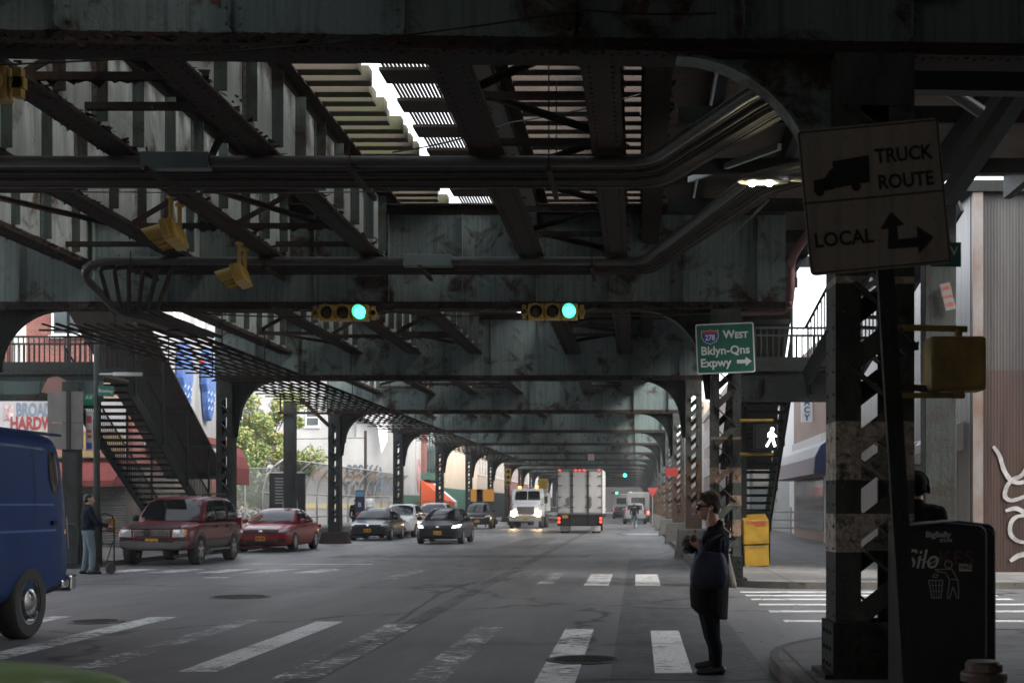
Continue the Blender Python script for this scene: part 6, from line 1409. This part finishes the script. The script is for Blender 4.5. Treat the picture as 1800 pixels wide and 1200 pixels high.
sh = MB(); pants_shoe(sh, w3(1268,1183,-.075), w3(1228,1183,-.085), .047); pants_shoe(sh, w3(1262,1176,.085), w3(1226,1176,.075), .047)
blob(sh, 'shoes', LEATHB, t, .008, 2); MB().box(w3(1244,1171,-.08),(.03,.05,.012)).build('shoe_buckle', CHROME, t)
bx, bz = w3(1240,1000,-.29).x, w3(1240,1000).z
bg_ = MB(); prof = []
for v, u0, u1, w in ((1030,1217,1268,.055),(1024,1211,1273,.075),(1008,1210,1277,.085),(990,1213,1276,.07),(975,1220,1271,.045),(968,1226,1266,.03)):
    cx, rx = (u0+u1)/2, (u1-u0)/2*K; prof.append([w3(cx,v,-.30)+Vector((rx*(abs(math.cos(R(a)))**.7)*(1 if math.cos(R(a)) > 0 else -1), w*math.sin(R(a)), .012*math.sin(R(a)*5))) for a in range(0,360,15)])
bg_.loft(prof); tt_ = thing('tote_bag', 'slouching navy nylon tote hanging from the waiting woman\'s shoulder', 'bag', t.location); o = blob(bg_, 'bag', BAGN, tt_, .010, 2)
st_ = MB()
for du in (-3,3): st_.tube([w3(1232+du,972,-.29), w3(1245+du,948,-.27), w3(1264,938,-.225), w3(1267,937,-.15), w3(1268+du,950,-.275), w3(1266+du,972,-.29)],.010,6)
st_.build('strap', BAGN, tt_, smooth=True)
cb_ = thing('canvas_bag', 'cream canvas bag behind the waiting woman', 'bag', t.location); m_ = MB(); pr = []
for v, u0, u1, w in ((1034,1262,1296,.07),(1028,1260,1297,.085),(1000,1264,1290,.08),(975,1266,1284,.05),(966,1268,1281,.02)):
    cx, rx = (u0+u1)/2, (u1-u0)/2*K; pr.append([w3(cx,v,.12)+Vector((rx*math.cos(R(a)),w*math.sin(R(a)),.01*math.sin(R(a)*4))) for a in range(0,360,20)])
m_.loft(pr); blob(m_, 'bag', CANV, cb_, .012, 1); MB().tube([w3(1274,968,.12),w3(1272,952,.15),w3(1262,940,.20)],.009,6).build('strap', CANV, cb_)
ub = thing('umbrella', 'crumpled black bundle with a red knob held to the waiting woman\'s chest', 'bag', t.location); m_ = MB()
for i in range(22): a = random.uniform(0,6.3); m_.ell(w3(1213+7*math.cos(a),957+9*math.sin(a),-.02+random.uniform(-.09,.09)),(random.uniform(.03,.055),random.uniform(.03,.06),random.uniform(.03,.06)),10,7)
blob(m_, 'bundle', pm('shiny_black_plastic', (.012,.012,.014), .25, 0, (.02,.02,.024), 9, (1,1,1), .5, 30), ub, .009, 1); MB().ell(w3(1221,933,-.06),(.012,.012,.018),10,7).build('knob', SIGNR, ub)
# generic standing figures
def figure(label, loc, face, hgt, top, bottom, hair, shoe=LEATHB, stride=.12, arms=((.0,.02,-.55),(.0,.02,-.55)), extra=None, headgear=None, name='person', hands=True):
    t = thing(name, label, 'person', loc); f = Vector(face).normalized(); r = f.cross(Vector((0,0,1))); s = hgt/1.75
    Q = lambda x,y,z: (r*x+f*y)*s+Vector((0,0,z*s)); b = MB(); p, M = head(b, Q(0,.02,1.635), face, s*1.02); b.cap(Q(0,0,1.55),.055*s,Q(0,-.01,1.46),.062*s)
    b.cap(Q(-.13,-.01,1.42),.07*s,Q(.13,-.01,1.42),.07*s); b.ell(Q(0,0,1.25),(.17*s,.125*s,.24*s),M=M); b.ell(Q(0,0,.98),(.165*s,.125*s,.16*s),M=M)
    tp, bt, sh = MB(), MB(), MB(); tp.cap(Q(-.14,-.01,1.41),.085*s,Q(.14,-.01,1.41),.085*s); tp.ell(Q(0,0,1.26),(.195*s,.145*s,.27*s),M=M); tp.ell(Q(0,0,1.02),(.19*s,.145*s,.16*s),M=M); tp.cap(Q(0,-.01,1.49),.07*s,Q(0,-.01,1.45),.085*s)
    bt.ell(Q(0,0,.93),(.175*s,.135*s,.15*s),M=M)
    for e in (-1,1):
        k, a = Q(e*.10,e*stride*.6+.03,.50), Q(e*.10,e*stride,.08); b.cap(Q(e*.09,0,.92),.085*s,k,.055*s); b.cap(k,.052*s,a,.038*s); bt.cap(Q(e*.09,0,.92),.10*s,k,.075*s); bt.cap(k,.073*s,a+Vector((0,0,.01)),.064*s)
        pants_shoe(sh, Q(e*.10,e*stride-.07,.0), Q(e*.11,e*stride+.17,.0), .048*s)
        sx = Q(e*.20,-.01,1.41); dv = arms[0 if e < 0 else 1]; el = sx+Q(e*.05,dv[0]-.03,-.29); wr = el+(r*e*dv[1]+f*dv[0]*1.6)*s+Vector((0,0,(dv[2]+.29)*s)); wr = el+(wr-el).normalized()*.25*s
        b.cap(sx,.05*s,el,.042*s); b.cap(el,.041*s,wr,.028*s); tp.cap(sx,.068*s,el,.058*s); tp.cap(el,.056*s,el.lerp(wr,.88),.045*s); hand(b, wr, (wr-el), f if abs((wr-el).normalized().dot(f)) < .8 else r*-e, s, .35)
    blob(b, 'body', SKIN, t, .011*s, 2); blob(tp, 'jacket', top, t, .013*s, 2); blob(bt, 'trousers', bottom, t, .013*s, 2); blob(sh, 'shoes', shoe, t, .011*s, 1)
    if hair: 
        h = MB(); h.ell(p(0,-.02,.05),(.084,.102,.085),14,10,M); h.ell(p(0,-.06,.0),(.074,.06,.08),12,8,M); blob(h, 'hair', hair, t, .010, 1)
    if extra: extra(t, Q, p, M, r, f, s)
    return t
xL, yL = W(155,1003,31.3).x, 31.3
figure('man in dark navy jacket and pale jeans at the left kerb, holding a hand truck', (xL,yL,0), (.82,.55,0), 1.86, NAVYC, DENIM, HAIRK, stride=.06, arms=((.16,.02,-.36),(.16,.02,-.36)))
ht = thing('hand_truck', 'upright metal hand truck held by the man in the navy jacket', 'hand truck', (xL+.42,yL+.1,0), R(-25)); mb = MB()
for x in (-.2,.2): mb.tube([(x,0,.15),(x,0,1.25),(x,-.06,1.36)],.018,8)
for z in (.3,.7,1.0): mb.cyl((-.2,0,z),(.2,0,z),.014,6)
mb.tube([(-.2,-.06,1.36),(0,-.08,1.42),(.2,-.06,1.36)],.018,8); mb.tube([(-.15,0,.75),(-.15,-.22,.16)],.012,6); mb.tube([(.15,0,.75),(.15,-.22,.16)],.012,6); mb.build('frame', RUST, ht); MB().b(-.24,.24,.0,.24,.03,.05).build('toe_plate', GALV, ht)
for e in (-1,1): MB().lathe([(.06,-.03),(.13,-.03),(.135,.03),(.06,.03)],(e*.25,-.16,.135),'X',18).build('wheel', RUB, ht)
mb = MB()
for i in range(5): mb.bar((-.14+.07*i,.02,.75),(-.16+.07*i,.05,1.3),.012,.012)
MB().box((0,.1,1.15),(.3,.12,.35)).build('strap_bundle', pm('orange_straps', (.42,.20,.05), .7, 0, (.05,.05,.06), 9), ht, bevel=.04)
def phones(t, Q, p, M, r, f, s):
    h = MB(); h.ell(p(0,-.02,.05),(.092,.112,.10),16,10,M); h.ell(p(0,-.05,.0),(.085,.085,.075),14,8,M); h.cap(p(-.06,-.09,-.02),.022,p(.06,-.09,-.02),.022); h.cap(p(-.03,-.115,-.0),.018,p(.03,-.115,.0),.018); blob(h, 'cap', CLOTHK, t, .009, 1)
    mb = MB(); mb.tube([p(.105*math.cos(R(a)),0,.04+.115*math.sin(R(a))) for a in range(-10,191,12)],.011,8); mb.build('headband', BLKP, t, smooth=True)
    for e in (-1,1): MB().ell(p(e*.10,0,-.0),(.028,.045,.05),14,9,M).build('ear_cup', BLKP, t, smooth=True)
figure('man in black with cap and big headphones, back turned behind the litter compactor', (W(1612,900,12.2).x,12.2,.13), (.15,1,0), 1.74, CLOTHK, DENIMD, None, stride=.02, extra=phones)
def pack(t, Q, p, M, r, f, s):
    mb = MB()
    for e in (-1,1): mb.tube([Q(e*.11,.13,1.0),Q(e*.11,.15,1.25),Q(e*.12,.09,1.46),Q(e*.12,-.1,1.5)],.022,6)
    mb.build('backpack_strap', BLK, t); MB().ell(Q(0,-.22,1.2),(.15,.10,.22)).build('backpack', BLK, t, smooth=True)
GREYSH = pm('pale_grey_shirt', (.42,.44,.48), .8); figure('man in a pale shirt with backpack straps walking beyond the red sedan', (W(540,900,53).x-2.4+1.2,55,.55), (.1,-1,0), 1.74, GREYSH, DENIMD, HAIRB, stride=.1, extra=pack)
figure('small far-off person in white behind the white off-roader', (-16.0,80,.55), (.2,-1,0), 1.72, pm('white_shirt', (.6,.6,.58), .8), DENIMD, HAIRB, stride=.1)
figure('person in a dark coat beside the blue wayfinding totem', (-13.9,66,.13), (.5,-1,0), 1.78, BLKP, DENIMD, HAIRK, stride=.08)
figure('shopper in a pale jacket by the stair foot, behind the hand truck man', (-14.9,47.5,.13), (-.6,1,0), 1.7, GREYSH, DENIM, HAIRK, stride=.15)
figure('distant pedestrian in black on the right pavement, between the far columns', (2.7,88,.13), (0,-1,0), 1.75, CLOTHK, DENIMD, HAIRK, stride=.12)
# cyclist
cx, cy = W(1115,930,93).x, 93
bi = thing('bicycle', 'bicycle ridden away down the right-hand lane', 'bicycle', (cx,cy,0))
for y in (-.5,.52):
    w_ = MB(); w_.tube([(0,y+.34*math.cos(R(a)),.35+.34*math.sin(R(a))) for a in range(0,361,15)],.02,6)
    for k in range(8): a = R(k*45); w_.bar((0,y,.35),(0,y+.33*math.cos(a),.35+.33*math.sin(a)),.005,.005)
    w_.build('wheel', RUB, bi)
fr = MB(); fr.tube([(0,-.5,.35),(0,-.08,.32),(0,-.2,.85)],.018,6); fr.tube([(0,-.08,.32),(0,.38,.85),(0,.52,.35)],.018,6); fr.tube([(0,-.18,.78),(0,.37,.80)],.018,6); fr.build('frame', GALV, bi); MB().tube([(-.27,.33,1.0),(0,.4,.98),(.27,.33,1.0)],.014,6).build('handlebar', BLK, bi); MB().box((0,-.2,.90),(.16,.26,.06)).build('saddle', BLK, bi, bevel=.02)
cyc = thing('person', 'cyclist in a dark jacket and blue jeans riding away', 'person', (cx,cy,0)); V_ = Vector; b = MB(); p, M = head(b, V_((0,.16,1.58)), (0,1,0), 1.0); b.cap((0,.12,1.5),.055,(0,.05,1.4),.06); b.cap((0,-.16,1.0),.14,(0,.04,1.32),.15)
tp, bt, sh = MB(), MB(), MB(); tp.cap((0,-.17,1.0),.17,(0,.03,1.30),.18); tp.cap((-.15,.05,1.38),.085,(.15,.05,1.38),.085)
for e, pz in ((-1,.42),(1,.2)):
    hp, kn, an = V_((e*.1,-.17,.93)), V_((e*.13,.2,.62+.1*(pz > .3))), V_((e*.11,-.05,pz)); b.cap(hp,.08,kn,.055); b.cap(kn,.05,an,.035); bt.cap(hp,.105,kn,.078); bt.cap(kn,.075,an,.06); pants_shoe(sh, an+V_((0,-.05,-.09)), an+V_((0,.18,-.08)), .045)
    s0, el, wr = V_((e*.2,.06,1.38)), V_((e*.27,.16,1.15)), V_((e*.25,.33,1.03)); b.cap(s0,.05,el,.042); b.cap(el,.04,wr,.03); tp.cap(s0,.075,el,.06); tp.cap(el,.058,wr,.045); hand(b, wr, (0,.8,-.3), (-e,0,0), 1, .8)
blob(b,'body',SKIN,cyc,.012,1); blob(tp,'jacket',CLOTHK,cyc,.014,2); blob(bt,'trousers',DENIM,cyc,.014,2); blob(sh,'shoes',WHITE,cyc,.012,1); h = MB(); h.ell(p(0,-.02,.05),(.088,.104,.09),14,10,M); h.ell(p(0,-.06,.0),(.076,.06,.08),12,8,M); blob(h,'hair',HAIRK,cyc,.011,1)

# ------------------------------------------------------------------ thin street haze, one even box of air round everything
hz = MB().b(-705,705,-205,1205,-1,24).build('haze', WHITE); hz['kind'] = 'stuff'; hz['label'] = 'thin even haze in the air under the railway'; hz['category'] = 'haze'
m = bpy.data.materials.new('street_haze'); m.use_nodes = True; nt_ = m.node_tree; nt_.nodes.remove(nt_.nodes['Principled BSDF'])
pv = nt_.nodes.new('ShaderNodeVolumePrincipled'); pv.inputs['Color'].default_value = (.86,.90,.92,1); pv.inputs['Density'].default_value = .0009; pv.inputs['Anisotropy'].default_value = .3
nt_.links.new(pv.outputs[0], nt_.nodes['Material Output'].inputs['Volume']); hz.data.materials.clear(); hz.data.materials.append(m)
